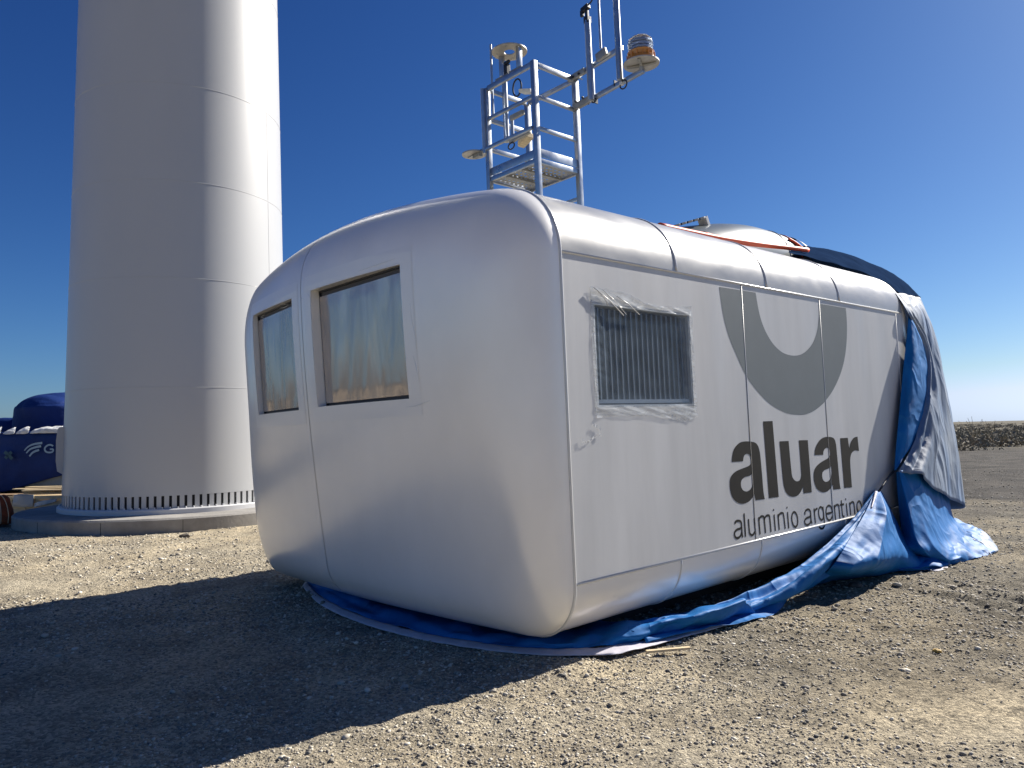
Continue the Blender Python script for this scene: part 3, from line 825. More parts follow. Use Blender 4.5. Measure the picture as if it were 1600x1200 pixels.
for k in range(ns):
    o = bpy.data.objects.new('slat', sm); C.objects.link(o); o.parent = win
    o.location = N(WU0+.02+sw*(k+.5), .05, (WV0+WV1)/2+.012)
    o = bpy.data.objects.new('slat_edge', em); C.objects.link(o); o.parent = win
    o.location = N(WU0+.02+sw*(k+.98), .034, (WV0+WV1)/2+.012)
bm = bmesh.new(); bm_box(bm, N((WU0+WU1)/2, .03, WV0+.045), ((WU1-WU0)/2-.02, 0, 0), (0, .012, 0), (0, 0, .014)); frombm('sill', bm, M['slat_edge'], win)
# plastic film over the side window, rumpled at its edges
def film_sheet(name, us, vs_, fn, m, parent):
    pts = [fn(s, t) for s in us for t in vs_]
    v, f = grid(pts, len(us), len(vs_)); return setmesh(name, v, f, m, parent, smooth=True)
def ff_(s, t):
    u = WU0+.0 + (WU1-WU0)*s; v = WV0+(WV1-WV0)*t
    e = min(s, 1-s, t, 1-t)
    k = max(0, 1-abs(mnoise.noise(Vector((u*3+v*5, u*14-v*4, 3))))*3)
    k2 = max(0, 1-abs(mnoise.noise(Vector((v*16+u*3, u*5, 9))))*3)
    q = mnoise.noise(Vector((u*5, v*4, 8)))
    return N(u, -.004+.016*min(1, e*8) - .007*k2*math.exp(-9*min(s, 1-s)) - .001*k - .003*q, v)
film_sheet('film', np.linspace(0, 1, 90), np.linspace(0, 1, 60), ff_, M['film'], win)
def edge_film(path, seed, wamp=.012, name='film_edge', rows=(0, .33, .66, 1)):
    """a rumpled strip between two polylines given in (u, v)"""
    a_, b_ = path
    A_ = resample([Vector((p[0], 0, p[1])) for p in a_], 60); B_ = resample([Vector((p[0], 0, p[1])) for p in b_], 60)
    pts = []
    rws = np.linspace(0, 1, 12)
    for t in rws:
        for j in range(60):
            p = A_[j].lerp(B_[j], t)
            q = Vector((p.x*2.2+p.z*5, p.z*17+p.x*3, seed)) if seed < 3 else Vector((p.x*16, p.z*4, seed))
            h = max(0, 1-abs(mnoise.noise(q))*3.0)*wamp + max(0, 1-abs(mnoise.noise(q*2.1))*3)*wamp*.4
            jit = mnoise.noise(Vector((j*.35, seed, 1)))*.012*(t)
            pts.append(N(p.x, -.003-h*.5, p.z+jit))
    v, f = grid(pts, 12, 60); return setmesh(name, v, f, M['film_loose'], win, smooth=True)
edge_film(([(WU0-.01, WV1-.02), (.9, WV1-.015), (WU1+.01, WV1-.02)], [(WU0-.03, WV1+.11), (.5, WV1+.10), (.72, WV1+.09), (.95, WV1+.035), (1.3, WV1+.04), (WU1+.03, WV1+.06)]), 1, .012)
edge_film(([(WU0-.01, WV0+.015), (.9, WV0+.01), (WU1+.01, WV0+.02)], [(WU0-.02, WV0-.075), (.6, WV0-.06), (.9, WV0-.075), (1.2, WV0-.10), (1.35, WV0-.12), (WU1+.035, WV0-.085)]), 2, .010)
edge_film(([(WU0+.012, WV0), (WU0+.012, -.7), (WU0+.012, WV1)], [(WU0-.03, WV0-.05), (WU0-.03, -.7), (WU0-.03, WV1+.1)]), 3, .005)
edge_film(([(WU1-.012, WV0), (WU1-.012, -.7), (WU1-.012, WV1)], [(WU1+.04, WV0-.07), (WU1+.035, -.7), (WU1+.035, WV1+.05)]), 4, .005)
for a_, b_, r in (((WU0+.0, WV1+.10), (WU0+.33, WV1-.08), .004), ((WU0+.10, WV1+.09), (WU0+.36, WV1-.07), .0028), ((WU0+.25, WV1+.06), (WU0+.52, WV1-.06), .0032), ((WU0+.04, WV1+.08), (WU0+.16, WV1-.02), .003)):
    bead([N(a_[0], -.018, a_[1]), N((a_[0]+b_[0])/2, -.022, (a_[1]+b_[1])/2+.008), N(b_[0], -.012, b_[1])], r, 'bead', 'film_crease', 6).parent = win
# scraps of torn film stuck below the window
for k, (p0, p1, p2) in enumerate([((.255, -1.215), (.30, -1.235), (.325, -1.25)), ((.31, -1.285), (.318, -1.29), (.325, -1.30)), ((.16, -1.335), (.20, -1.33), (.275, -1.29)), ((.14, -1.345), (.135, -1.325), (.13, -1.30))]):
    A_ = resample([N(p[0], -.006, p[1]) for p in (p0, p1, p2)], 8)
    pts = [q+Vector((0, -.006*(j % 2), (.010 if k < 2 else .006)*s)) for s in (-1, 1) for j, q in enumerate(A_)]
    v, f = grid(pts, 2, 8); setmesh('torn_film', v, f, M['film_loose'], nac)
# ---- front windows: vertical louvres behind film coloured with warm reflections, taped round the edge
for WIN_, dep, lb in ((RWIN, .515, 'right louvred front window under plastic film coloured with warm reflections'), (LWIN, .485, 'left louvred front window under plastic film coloured with warm reflections')):
    w0, w1, v0, v1 = WIN_
    PU_ = lambda w, v, W__=WIN_: pane_u(W__, w, v)
    wn_ = setmesh('window', [N(PU_(w_, v_)-.003, w_, v_) for w_, v_ in ((w0+.002, v0+.002), (w1-.002, v0+.002), (w1-.002, v1-.002), (w0+.002, v1-.002))], [(0, 3, 2, 1)], M['backing'], nac)
    wn_['label'] = lb
    ns = int((w1-w0)/.062); sw_ = (w1-w0)/ns
    bm = bmesh.new(); bm_box(bm, (0, 0, 0), (0.007, sw_*.46, 0), (-.0012, .0003, 0), (0, 0, (v1-v0)/2-.055), 0)
    bmesh.ops.recalc_face_normals(bm, faces=bm.faces); smf = bpy.data.meshes.new('slat'); bm.to_mesh(smf); bm.free(); smf.materials.append(M['slat'])
    for k in range(ns):
        o = bpy.data.objects.new('slat', smf); C.objects.link(o); o.parent = wn_
        wc__ = w0+sw_*(k+.5); o.location = N(PU_(wc__, (v0+v1)/2)-.013, wc__, (v0+v1)/2-.01)
        o.rotation_euler = (0, math.atan2(PU_(wc__, v1)-PU_(wc__, v0), v1-v0), 0)
    bm = bmesh.new(); t = .014
    for (a_, b_, c_, d_) in ((w0, w1, v1-t, v1), (w0, w1, v0, v0+t), (w0, w0+t, v0+t, v1-t), (w1-t, w1, v0+t, v1-t)):
        vq = bm_box(bm, N(0, (a_+b_)/2, (c_+d_)/2), (.010, 0, 0), (0, (b_-a_)/2-.0005, 0), (0, 0, (d_-c_)/2-.0005))
        for q_ in vq: q_.co.x += PU_(q_.co.y, q_.co.z-VB)-.012
    frombm('frame', bm, M['blackplastic'], wn_)
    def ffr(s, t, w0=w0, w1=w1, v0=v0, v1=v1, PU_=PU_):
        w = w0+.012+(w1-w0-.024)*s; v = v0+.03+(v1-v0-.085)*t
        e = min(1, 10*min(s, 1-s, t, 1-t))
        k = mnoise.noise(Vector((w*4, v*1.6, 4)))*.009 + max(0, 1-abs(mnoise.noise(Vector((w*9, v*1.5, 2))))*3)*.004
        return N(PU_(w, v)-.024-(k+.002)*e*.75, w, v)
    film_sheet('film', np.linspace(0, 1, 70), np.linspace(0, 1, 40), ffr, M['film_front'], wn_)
    # tape border lying on the skin
    bw = .13
    for q, (a_, b_, c_, d_) in enumerate(((w0-bw, w1+bw*.8, v1+.006, v1+bw), (w0-bw, w1+bw*.8, v0-bw, v0-.006), (w0-bw, w0-.006, v0-.002, v1+.002), (w1+.006, w1+bw*.8, v0-.002, v1+.002))):
        pts = [N(skin_u(w, v)-.002, w, v) for w in np.linspace(a_, b_, 24) for v in np.linspace(c_, d_, 16)]
        v, f = grid(pts, 24, 16); setmesh('tape', v, f, M['tape'], wn_, smooth=True)
# ---- print on the side
LET = {"big":[["a",[[[2.018,-1.582],[2.029,-1.536],[2.058,-1.481],[2.109,-1.443],[2.172,-1.42],[2.25,-1.414],[2.337,-1.419],[2.415,-1.432],[2.459,-1.459],[2.482,-1.502],[2.492,-1.555],[2.498,-1.645],[2.504,-1.751],[2.508,-1.857],[2.516,-1.915],[2.527,-1.945],[2.368,-1.941],[2.354,-1.888],[2.311,-1.918],[2.25,-1.943],[2.181,-1.952],[2.125,-1.949],[2.052,-1.925],[2.001,-1.885],[1.973,-1.833],[1.966,-1.777],[1.975,-1.728],[2.012,-1.691],[2.08,-1.665],[2.167,-1.65],[2.254,-1.638],[2.304,-1.626],[2.326,-1.609],[2.329,-1.583],[2.319,-1.546],[2.296,-1.529],[2.261,-1.525],[2.227,-1.534],[2.209,-1.556],[2.198,-1.586]],[[2.341,-1.704],[2.294,-1.718],[2.216,-1.725],[2.166,-1.742],[2.145,-1.766],[2.144,-1.802],[2.169,-1.834],[2.217,-1.851],[2.27,-1.846],[2.312,-1.825],[2.337,-1.791]]]],["l",[[[2.575,-1.245],[2.745,-1.245],[2.774,-1.948],[2.599,-1.944]]]],["u",[[[2.849,-1.438],[3.021,-1.441],[3.029,-1.589],[3.039,-1.723],[3.048,-1.779],[3.084,-1.815],[3.139,-1.832],[3.194,-1.821],[3.222,-1.786],[3.226,-1.736],[3.224,-1.588],[3.219,-1.443],[3.399,-1.448],[3.415,-1.959],[3.249,-1.956],[3.245,-1.893],[3.195,-1.936],[3.134,-1.964],[3.053,-1.971],[2.976,-1.956],[2.914,-1.918],[2.883,-1.866],[2.869,-1.788]]]],["a",[[[3.519,-1.602],[3.533,-1.552],[3.577,-1.502],[3.646,-1.46],[3.725,-1.437],[3.815,-1.431],[3.914,-1.439],[3.969,-1.458],[3.997,-1.502],[4.006,-1.569],[4.014,-1.703],[4.021,-1.836],[4.028,-1.934],[4.041,-1.976],[3.877,-1.972],[3.871,-1.921],[3.819,-1.953],[3.752,-1.975],[3.674,-1.982],[3.588,-1.966],[3.519,-1.929],[3.482,-1.874],[3.471,-1.815],[3.488,-1.759],[3.535,-1.719],[3.614,-1.689],[3.705,-1.667],[3.798,-1.648],[3.845,-1.627],[3.857,-1.598],[3.844,-1.561],[3.812,-1.544],[3.769,-1.543],[3.728,-1.562],[3.709,-1.584],[3.706,-1.608]],[[3.861,-1.734],[3.796,-1.752],[3.713,-1.762],[3.664,-1.782],[3.652,-1.816],[3.666,-1.856],[3.714,-1.88],[3.773,-1.878],[3.828,-1.853],[3.861,-1.807]]]],["r",[[[4.104,-1.456],[4.283,-1.458],[4.303,-1.571],[4.346,-1.51],[4.424,-1.465],[4.521,-1.453],[4.535,-1.61],[4.446,-1.599],[4.372,-1.614],[4.324,-1.653],[4.303,-1.72],[4.305,-1.983],[4.123,-1.975]]]]],"small":[["a",[[[2.014,-2.111],[2.021,-2.095],[2.044,-2.089],[2.072,-2.09],[2.099,-2.098],[2.113,-2.112],[2.116,-2.138],[2.115,-2.198],[2.118,-2.221],[2.126,-2.236]],[[2.112,-2.152],[2.083,-2.159],[2.04,-2.162],[2.007,-2.175],[1.997,-2.199],[2.008,-2.221],[2.032,-2.233],[2.066,-2.23],[2.096,-2.216],[2.113,-2.193]]]],["l",[[[2.165,-2.036],[2.169,-2.238]]]],["u",[[[2.231,-2.092],[2.235,-2.197],[2.246,-2.224],[2.269,-2.237],[2.299,-2.233],[2.325,-2.213]],[[2.327,-2.095],[2.338,-2.24]]]],["m",[[[2.402,-2.094],[2.409,-2.247]],[[2.402,-2.129],[2.417,-2.105],[2.444,-2.093],[2.476,-2.096],[2.494,-2.116],[2.504,-2.247]],[[2.497,-2.127],[2.514,-2.107],[2.54,-2.096],[2.573,-2.097],[2.591,-2.116],[2.6,-2.248]]]],["i",[[[2.671,-2.098],[2.678,-2.248]],[[2.666,-2.049],[2.668,-2.064]]]],["n",[[[2.742,-2.101],[2.748,-2.247]],[[2.742,-2.136],[2.76,-2.112],[2.79,-2.1],[2.824,-2.102],[2.843,-2.121],[2.858,-2.25]]]],["i",[[[2.918,-2.101],[2.923,-2.254]],[[2.911,-2.052],[2.914,-2.067]]]],["o",[[[3.102,-2.19],[3.1,-2.213],[3.092,-2.232],[3.079,-2.246],[3.062,-2.253],[3.044,-2.253],[3.026,-2.246],[3.01,-2.231],[2.999,-2.212],[2.992,-2.19],[2.991,-2.167],[2.996,-2.146],[3.007,-2.129],[3.022,-2.118],[3.039,-2.114],[3.058,-2.118],[3.075,-2.129],[3.089,-2.146],[3.099,-2.167],[3.102,-2.19]]]],["a",[[[3.248,-2.16],[3.256,-2.135],[3.284,-2.119],[3.32,-2.117],[3.351,-2.129],[3.365,-2.153],[3.364,-2.212],[3.37,-2.241],[3.382,-2.259]],[[3.366,-2.184],[3.333,-2.192],[3.278,-2.197],[3.243,-2.21],[3.236,-2.232],[3.249,-2.253],[3.281,-2.263],[3.322,-2.258],[3.353,-2.242],[3.368,-2.218]]]],["r",[[[3.439,-2.119],[3.451,-2.267]],[[3.438,-2.163],[3.459,-2.14],[3.487,-2.129],[3.512,-2.128]]]],["g",[[[3.633,-2.189],[3.63,-2.211],[3.621,-2.23],[3.606,-2.243],[3.588,-2.247],[3.569,-2.243],[3.552,-2.231],[3.538,-2.212],[3.531,-2.19],[3.53,-2.166],[3.536,-2.145],[3.548,-2.129],[3.565,-2.12],[3.584,-2.12],[3.602,-2.128],[3.618,-2.144],[3.628,-2.165],[3.633,-2.189]],[[3.627,-2.119],[3.637,-2.282],[3.622,-2.319],[3.588,-2.333],[3.549,-2.326],[3.517,-2.303]]]],["e",[[[3.692,-2.198],[3.816,-2.194],[3.815,-2.164],[3.798,-2.138],[3.764,-2.123],[3.725,-2.126],[3.697,-2.148],[3.686,-2.188],[3.695,-2.23],[3.719,-2.26],[3.754,-2.268],[3.789,-2.258],[3.816,-2.231]]]],["n",[[[3.873,-2.127],[3.885,-2.282]],[[3.872,-2.166],[3.894,-2.141],[3.925,-2.132],[3.956,-2.135],[3.975,-2.155],[3.983,-2.279]]]],["t",[[[4.037,-2.094],[4.044,-2.235],[4.056,-2.26],[4.087,-2.268]],[[4.001,-2.139],[4.093,-2.14]]]],["i",[[[4.148,-2.136],[4.159,-2.268]],[[4.14,-2.083],[4.142,-2.101]]]],["n",[[[4.226,-2.133],[4.237,-2.267]],[[4.226,-2.173],[4.246,-2.148],[4.279,-2.136],[4.309,-2.139],[4.329,-2.16],[4.338,-2.267]]]],["o",[[[4.511,-2.208],[4.509,-2.227],[4.5,-2.244],[4.487,-2.256],[4.47,-2.262],[4.451,-2.262],[4.433,-2.255],[4.417,-2.243],[4.405,-2.226],[4.398,-2.207],[4.398,-2.187],[4.403,-2.169],[4.414,-2.154],[4.43,-2.145],[4.448,-2.142],[4.466,-2.145],[4.484,-2.155],[4.498,-2.17],[4.508,-2.188],[4.511,-2.208]]]]],"emblem":[[1.978,-0.062],[1.991,-0.163],[2.011,-0.28],[2.044,-0.396],[2.1,-0.512],[2.177,-0.628],[2.318,-0.815],[2.441,-0.919],[2.58,-1.013],[2.724,-1.087],[2.875,-1.14],[3.033,-1.177],[3.198,-1.194],[3.37,-1.195],[3.552,-1.165],[3.717,-1.113],[3.816,-1.07],[3.981,-0.975],[4.123,-0.865],[4.241,-0.746],[4.334,-0.612],[4.4,-0.463],[4.44,-0.3],[4.451,-0.166],[4.446,-0.056],[3.819,-0.058],[3.807,-0.184],[3.783,-0.262],[3.758,-0.327],[3.714,-0.393],[3.647,-0.465],[3.561,-0.525],[3.465,-0.572],[3.36,-0.604],[3.247,-0.618],[3.127,-0.615],[3.011,-0.596],[2.901,-0.553],[2.806,-0.494],[2.716,-0.406],[2.65,-0.307],[2.609,-0.189],[2.581,-0.057]]}
def smooth_poly(P, n=5, corner=48):
    P = [Vector((p[0], p[1], 0)) for p in P]; m = len(P); out = []
    def isc(i):
        a = (P[i]-P[i-1]); b = (P[(i+1) % m]-P[i]); return a.angle(b) > R_(corner)
    for i in range(m):
        p1, p2 = P[i], P[(i+1) % m]
        l = (p2-p1).length
        t1 = (p2-P[i-1]).normalized()*l if not isc(i) else (p2-p1)
        t2 = (P[(i+2) % m]-p1).normalized()*l if not isc((i+1) % m) else (p2-p1)
        for k in range(n):
            t = k/n; h1 = 2*t**3-3*t*t+1; h2 = t**3-2*t*t+t; h3 = -2*t**3+3*t*t; h4 = t**3-t*t
            out.append(h1*p1+h2*t1+h3*p2+h4*t2)
    return out
def flat_shape(name, loops, m, y=-.0035, splits=(2.33, 3.825)):
    bm = bmesh.new(); es = []
    for lp in loops:
        vs = [bm.verts.new((p.x, 0, p.y)) for p in lp]
        es += [bm.edges.new((vs[i], vs[(i+1) % len(vs)])) for i in range(len(vs))]
    bmesh.ops.triangle_fill(bm, use_beauty=True, use_dissolve=False, edges=es)
    # the print is cut where the panels meet
    for s in splits:
        for q in (s-.006, s+.016):
            bmesh.ops.bisect_plane(bm, geom=bm.verts[:]+bm.edges[:]+bm.faces[:], plane_co=(q, 0, 0), plane_no=(1, 0, 0))
        bmesh.ops.delete(bm, geom=[f for f in bm.faces if s-.006 < f.calc_center_median().x < s+.016 and s < 0], context='FACES')
    for f in bm.faces:
        if f.normal.y > 0: f.normal_flip()
    for v in bm.verts: v.co = Vector((v.co.x, y, v.co.z+VB))
    return frombm(name, bm, m, nac, fix=False)
flat_shape('emblem', [smooth_poly(LET['emblem'], 4, 60)], M['emblem'], -.0012)['label'] = 'grey open ring emblem on the side'
for c_, lps in LET['big']:
    flat_shape('letter', [smooth_poly(l, 5) for l in lps], M['black'], -.0016)['label'] = 'bold black letter ' + c_
def stroke(bm, pts, wd):
    pts = [Vector((p[0], 0, p[1])) for p in pts]
    if len(pts) > 2: pts = resample(pts, len(pts)*4)
    vs = []
    for i, p in enumerate(pts):
        t = (pts[min(i+1, len(pts)-1)]-pts[max(i-1, 0)]).normalized(); n = Vector((-t.z, 0, t.x))*wd/2
        vs.append((bm.verts.new(p+n+Vector((0, -.0016, VB))), bm.verts.new(p-n+Vector((0, -.0016, VB)))))
    for a_, b_ in zip(vs, vs[1:]): bm.faces.new((a_[0], b_[0], b_[1], a_[1]))
for c_, lps in LET['small']:
    bm = bmesh.new()
    for l in lps: stroke(bm, l, .021)
    for i, v in enumerate(bm.verts): pass
    o = frombm('small_letter', bm, M['black'], nac, fix=False); o['label'] = 'thin black letter ' + c_
# transport skids under the body
for w_ in (.75, WD-.75):
    bm = bmesh.new()
    bm_box(bm, N(3.1, w_, -2.80), (2.6, 0, 0), (0, .09, 0), (0, 0, .095), .01)
    frombm('skid', bm, M['dark_steel'], nac)
for u_ in (1.2, 5.0):
    bm = bmesh.new(); bm_box(bm, N(u_, WD/2, -2.76), (.08, 0, 0), (0, WD/2-.9, 0), (0, 0, .055)); frombm('cross_beam', bm, M['dark_steel'], nac)

# creases of the clear film taped over the front windows
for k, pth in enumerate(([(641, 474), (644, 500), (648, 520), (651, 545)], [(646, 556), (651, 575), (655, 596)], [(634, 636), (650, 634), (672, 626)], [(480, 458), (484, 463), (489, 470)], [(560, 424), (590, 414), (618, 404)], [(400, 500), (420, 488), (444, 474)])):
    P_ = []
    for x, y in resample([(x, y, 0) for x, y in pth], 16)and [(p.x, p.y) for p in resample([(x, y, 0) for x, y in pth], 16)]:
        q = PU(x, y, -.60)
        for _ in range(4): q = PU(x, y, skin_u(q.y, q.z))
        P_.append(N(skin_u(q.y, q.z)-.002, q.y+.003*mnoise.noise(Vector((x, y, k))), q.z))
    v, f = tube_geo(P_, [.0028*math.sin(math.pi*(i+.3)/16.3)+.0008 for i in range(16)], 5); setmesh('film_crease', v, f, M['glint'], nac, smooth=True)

# ------------------------------------------------------------------ scaffold platform on the roof
def sub_frame(name, base):
    m = NM.to_3x3().to_4x4(); m.translation = L(*base)
    e = empty(name, m); e['_b'] = 0
    del e['_b']
    return e, Vector(base)
pw0 = 1.95
P0 = PW(838, 200, pw0); pu0 = P0.x
pu1 = PW(902, 210, pw0).x
pw1 = PU(763, 220, pu0).y
rack, rb_ = sub_frame('roof_platform', (pu0, pw0, .60))
tag(rack, 'small galvanised scaffold platform with guard rails on the nacelle roof', 'platform')
def T(p): return Vector(p) - rb_
def hN(y, x=838): return PW(x, y, pw0).z
def rail(name, a, b, w=.035, h=.045, m='alu', par=None, up=Vector((0, 0, 1)), base=None):
    bm = bmesh.new(); bs = base if base is not None else rb_
    bar(bm, Vector(a)-bs, Vector(b)-bs, w, h, up, .003)
    return frombm(name, bm, M[m], par or rack, sharp=40)
vtop = hN(101)
h2, h3, ht, hb_ = hN(150), hN(199), hN(234), hN(249)
UPV = Vector((1, 0, 0))
PT = .055
for (u, w, top) in ((pu0, pw0, vtop+.03), (pu1, pw0, PW(902, 124, pw0).z+.04), (pu0, pw1, PU(763, 140, pu0).z+.02), (pu1, pw1, vtop-.02)):
    rail('post', (u, w, .60), (u, w, top), PT, PT, up=UPV)
q = PT/2
for v in (vtop, h2, h3):
    rail('guard_rail', (pu0+q, pw0, v), (pu1-q, pw0, v), .035, .05 if v == vtop else .035)
    rail('guard_rail', (pu0+q, pw1, v), (pu1-q, pw1, v), .035, .045)
rail('guard_rail', (pu0, pw0+q, vtop), (pu0, pw1-q, vtop), .035, .055)
rail('guard_rail', (pu0, pw0+q, h2), (pu0, pw1-q, h2), .035, .035)
rail('guard_rail', (pu0-.03, pw0+q, h3), (pu0-.03, pw1+.32, h3), .035, .035)
rail('guard_rail', (pu1, pw0+q, .68), (pu1, pw1-q, .68), .035, .035)
rail('guard_rail', (pu1, pw0+q, hb_-.3), (pu1, pw1-q, hb_-.3), .035, .035)
rail('guard_rail', (pu1, pw0+q, vtop), (pu1, pw1-q, vtop), .035, .045)
# floor of perforated sheet, its edge beams and toe boards
fv = hb_ - .005
rail('edge_beam', (pu0+q, pw0, fv), (pu1-q, pw0, fv), .03, .05)
rail('edge_beam', (pu0, pw0+q, fv), (pu0, pw1-q, fv), .03, .05)
rail('edge_beam', (pu1, pw0+q, fv), (pu1, pw1-q, fv), .03, .05)
rail('edge_beam', (pu0+q, pw1, fv), (pu1-q, pw1, fv), .03, .05)
rail('toe_board', (pu0+q, pw0-.012, (ht+fv)/2+.03), (pu1-q, pw0-.012, (ht+fv)/2+.03), .006, ht-fv-.02)
rail('toe_board', (pu0, pw0+q, (ht+fv)/2+.03), (pu0, pw1-q, (ht+fv)/2+.03), .006, ht-fv-.02)
rail('toe_board', (pu0+q, pw1, (ht+fv)/2+.03), (pu1-q, pw1, (ht+fv)/2+.03), .006, ht-fv-.02)
# floor with real holes
bm = bmesh.new(); nu_, nw_ = 9, 11
fu0, fu1, fw0, fw1 = pu0+.02, pu1-.02, pw0+.02, pw1-.02
du, dw = (fu1-fu0)/nu_, (fw1-fw0)/nw_
vg = {}
def gv(a, b):
    k = (round(a, 4), round(b, 4))
    if k not in vg: vg[k] = bm.verts.new(T((a, b, fv)))
    return vg[k]
for i in range(nu_):
    for j in range(nw_):
        a, b = fu0+i*du, fw0+j*dw; c = (a+du/2, b+dw/2)
        hole = [(c[0]+.013*math.cos(k*math.pi/4+.39), c[1]+.013*math.sin(k*math.pi/4+.39)) for k in range(8)]
        outer = [(a+du, b+dw*.5), (a+du, b+dw), (a+du*.5, b+dw), (a, b+dw), (a, b+dw*.5), (a, b), (a+du*.5, b), (a+du, b)]
        for k in range(8):
            o1, o2 = outer[k], outer[(k+1) % 8]; h1_, h2_ = hole[(k) % 8], hole[(k+1) % 8]
            bm.faces.new((gv(*o1), gv(*o2), bm.verts.new(T((*h2_, fv))), bm.verts.new(T((*h1_, fv)))))
bmesh.ops.remove_doubles(bm, verts=bm.verts[:], dist=.0005)
o = frombm('floor_sheet', bm, M['alu_dull'], rack)
for k in range(2):
    rail('floor_joist', (pu0+q, pw0+(pw1-pw0)*(k+1)/3, fv-.02), (pu1-q, pw0+(pw1-pw0)*(k+1)/3, fv-.02), .03, .025, 'alu_dull')
# side arm rails that carry the masts on the right
def onU1(x, y): return PU(x, y, pu1)
A1a, A1b = onU1(903, 118), onU1(972, 74)
A2a, A2b = onU1(903, 167), onU1(1006, 110)
rail('arm', A1a, A1b, .04, .05); rail('arm', A2a, A2b, .045, .045)
rail('clamp_plate', onU1(893, 127)-Vector((.05, 0, 0)), onU1(918, 112)-Vector((.05, 0, 0)), .03, .06, 'alu_dull')
rail('clamp_plate', onU1(900, 170)-Vector((.045, 0, 0)), onU1(928, 155)-Vector((.045, 0, 0)), .03, .07, 'alu_dull')
rail('clamp_plate', onU1(880, 116), onU1(905, 122), .12, .01, 'alu_dull')
for x, y in ((902, 123), (911, 118), (906, 161), (917, 155)):
    p = onU1(x, y)-Vector((.07, 0, 0)); lathe('bolt', [(.014, -.008), (.014, .008)], M['blackplastic'], rack, 8, T(p), Vector((1, 0, 0)))
def mast(name, x, y0, y1, r, off, plane=None):
    a = (plane or onU1)(x, y0); b = (plane or onU1)(x, y1); b.y = a.y; b.x = a.x
    a.x -= off; b.x -= off
    return tube(name, [T(a), T(a.lerp(b, .5)), T(b)], r, M['alu'], rack, 14), a, b
_, m1a, m1b = mast('mast', 929, 160, 32, .034, .055)
mast('mast_sleeve', 930, 159, 104, .042, .055)
_, m2a, m2b = mast('mast', 974, 127, -150, .034, .055)
_, r1a, r1b = mast('rod', 944, 78, -150, .013, .055)
rail('rod_holder', onU1(938, 94)-Vector((.06, 0, 0)), onU1(953, 82)-Vector((.06, 0, 0)), .03, .09, 'alu_dull')
# wind sensor on the shorter mast
bm = bmesh.new()
bar(bm, T(m1b-Vector((0, 0, .03))), T(m1b+Vector((0, 0, .045))), .06, .06, UPV)
bar(bm, T(m1b+Vector((0, 0, .045))), T(m1b+Vector((0, 0, .12))), .03, .03, UPV)
bar(bm, T(m1b+Vector((0, .07, .14))), T(m1b+Vector((0, -.03, .16))), .05, .05, UPV)
bar(bm, T(m1b+Vector((0, .07, .08))), T(m1b+Vector((0, .07, .15))), .04, .03, UPV)
frombm('wind_sensor', bm, M['blackplastic'], rack)
tube('cable', resample([T(m1b+Vector((0, -.02, .17))), T(m1b+Vector((0, -.08, .2))), T(m1b+Vector((0, -.14, .33))), T(m1b+Vector((0, -.15, .6)))], 12), .009, M['blackplastic'], rack, 6)
def loop_cable(c, r1, r2, r=.008, ax=(0, 1)):
    p = [T(Vector(c)+Vector((0, math.cos(a)*r1, math.sin(a)*r2))) for a in np.linspace(0, 2*math.pi, 25)[:-1]]
    tube('cable', p, r, M['blackplastic'], rack, 6, True)
c = onU1(979, 134); loop_cable(c-Vector((.05, 0, 0)), .045, .045)
c = onU1(933, 159); loop_cable(c-Vector((.05, 0, 0)), .03, .02)
c = PU(808, 137, (pu0+pu1)/2); loop_cable(c, .07, .10, .010)
c = PU(799, 228, pu0+.05); loop_cable(c, .05, .035, .008)
for x, y in ((962, 131), (931, 157), (918, 158)):
    c = onU1(x, y); bm = bmesh.new(); bm_box(bm, T(c)+Vector((0, 0, 0)), (.028, 0, 0), (0, .006, 0), (0, 0, .032)); frombm('cable_tie', bm, M['blackplastic'], rack)
for x, y in ((975, 131), (929, 157)):
    c = onU1(x, y)-Vector((.04, 0, .01)); bm = bmesh.new(); bm_box(bm, T(c), (.02, 0, 0), (0, .018, 0), (0, 0, .016), .004); frombm('end_cap', bm, M['hull_white'], rack)
# masts and holders inside the cage
um = (pu0+pu1)/2-.05
onUm = lambda x, y: PU(x, y, um)
mast('mast', 792, 222, 98, .032, 0, onUm)
mast('rod', 771, 184, 67, .013, 0, lambda x, y: PU(x, y, pu0+.05))
mast('mast', 758, 240, 137, .026, 0, lambda x, y: PU(x, y, pu0-.03))
mast('rod', 801, 213, 184, .02, 0, lambda x, y: PU(x, y, pu0+.12))
for k, (xa, ya, xb, yb) in enumerate(((776, 128, 796, 118), (797, 116, 816, 106), (798, 185, 818, 175), (797, 221, 828, 204))):
    a = PU(xa, ya, pu0+.06); b = PU(xb, yb, pu0+.06); rail('clamp_plate', a, b, .04, .05, 'alu_dull')
bm = bmesh.new(); c = onUm(792, 107)
bar(bm, T(c-Vector((0, 0, .07))), T(c+Vector((0, 0, .05))), .055, .055, UPV)
bar(bm, T(c+Vector((-.03, 0, .045))), T(c+Vector((-.03, -.08, .05))), .03, .03, UPV)
frombm('wind_sensor', bm, M['blackplastic'], rack)
c = PU(824, 143, um); bm = bmesh.new(); bm_box(bm, T(c), (.05, 0, 0), (0, .09, .03), (0, 0, .022), .008); frombm('bracket', bm, M['hull_white'], rack)
c = PU(821, 219, pu0+.2); bm = bmesh.new(); bm_box(bm, T(c), (.05, 0, 0), (0, .08, -.03), (0, 0, .03), .01); frombm('bracket', bm, M['wood'], rack)
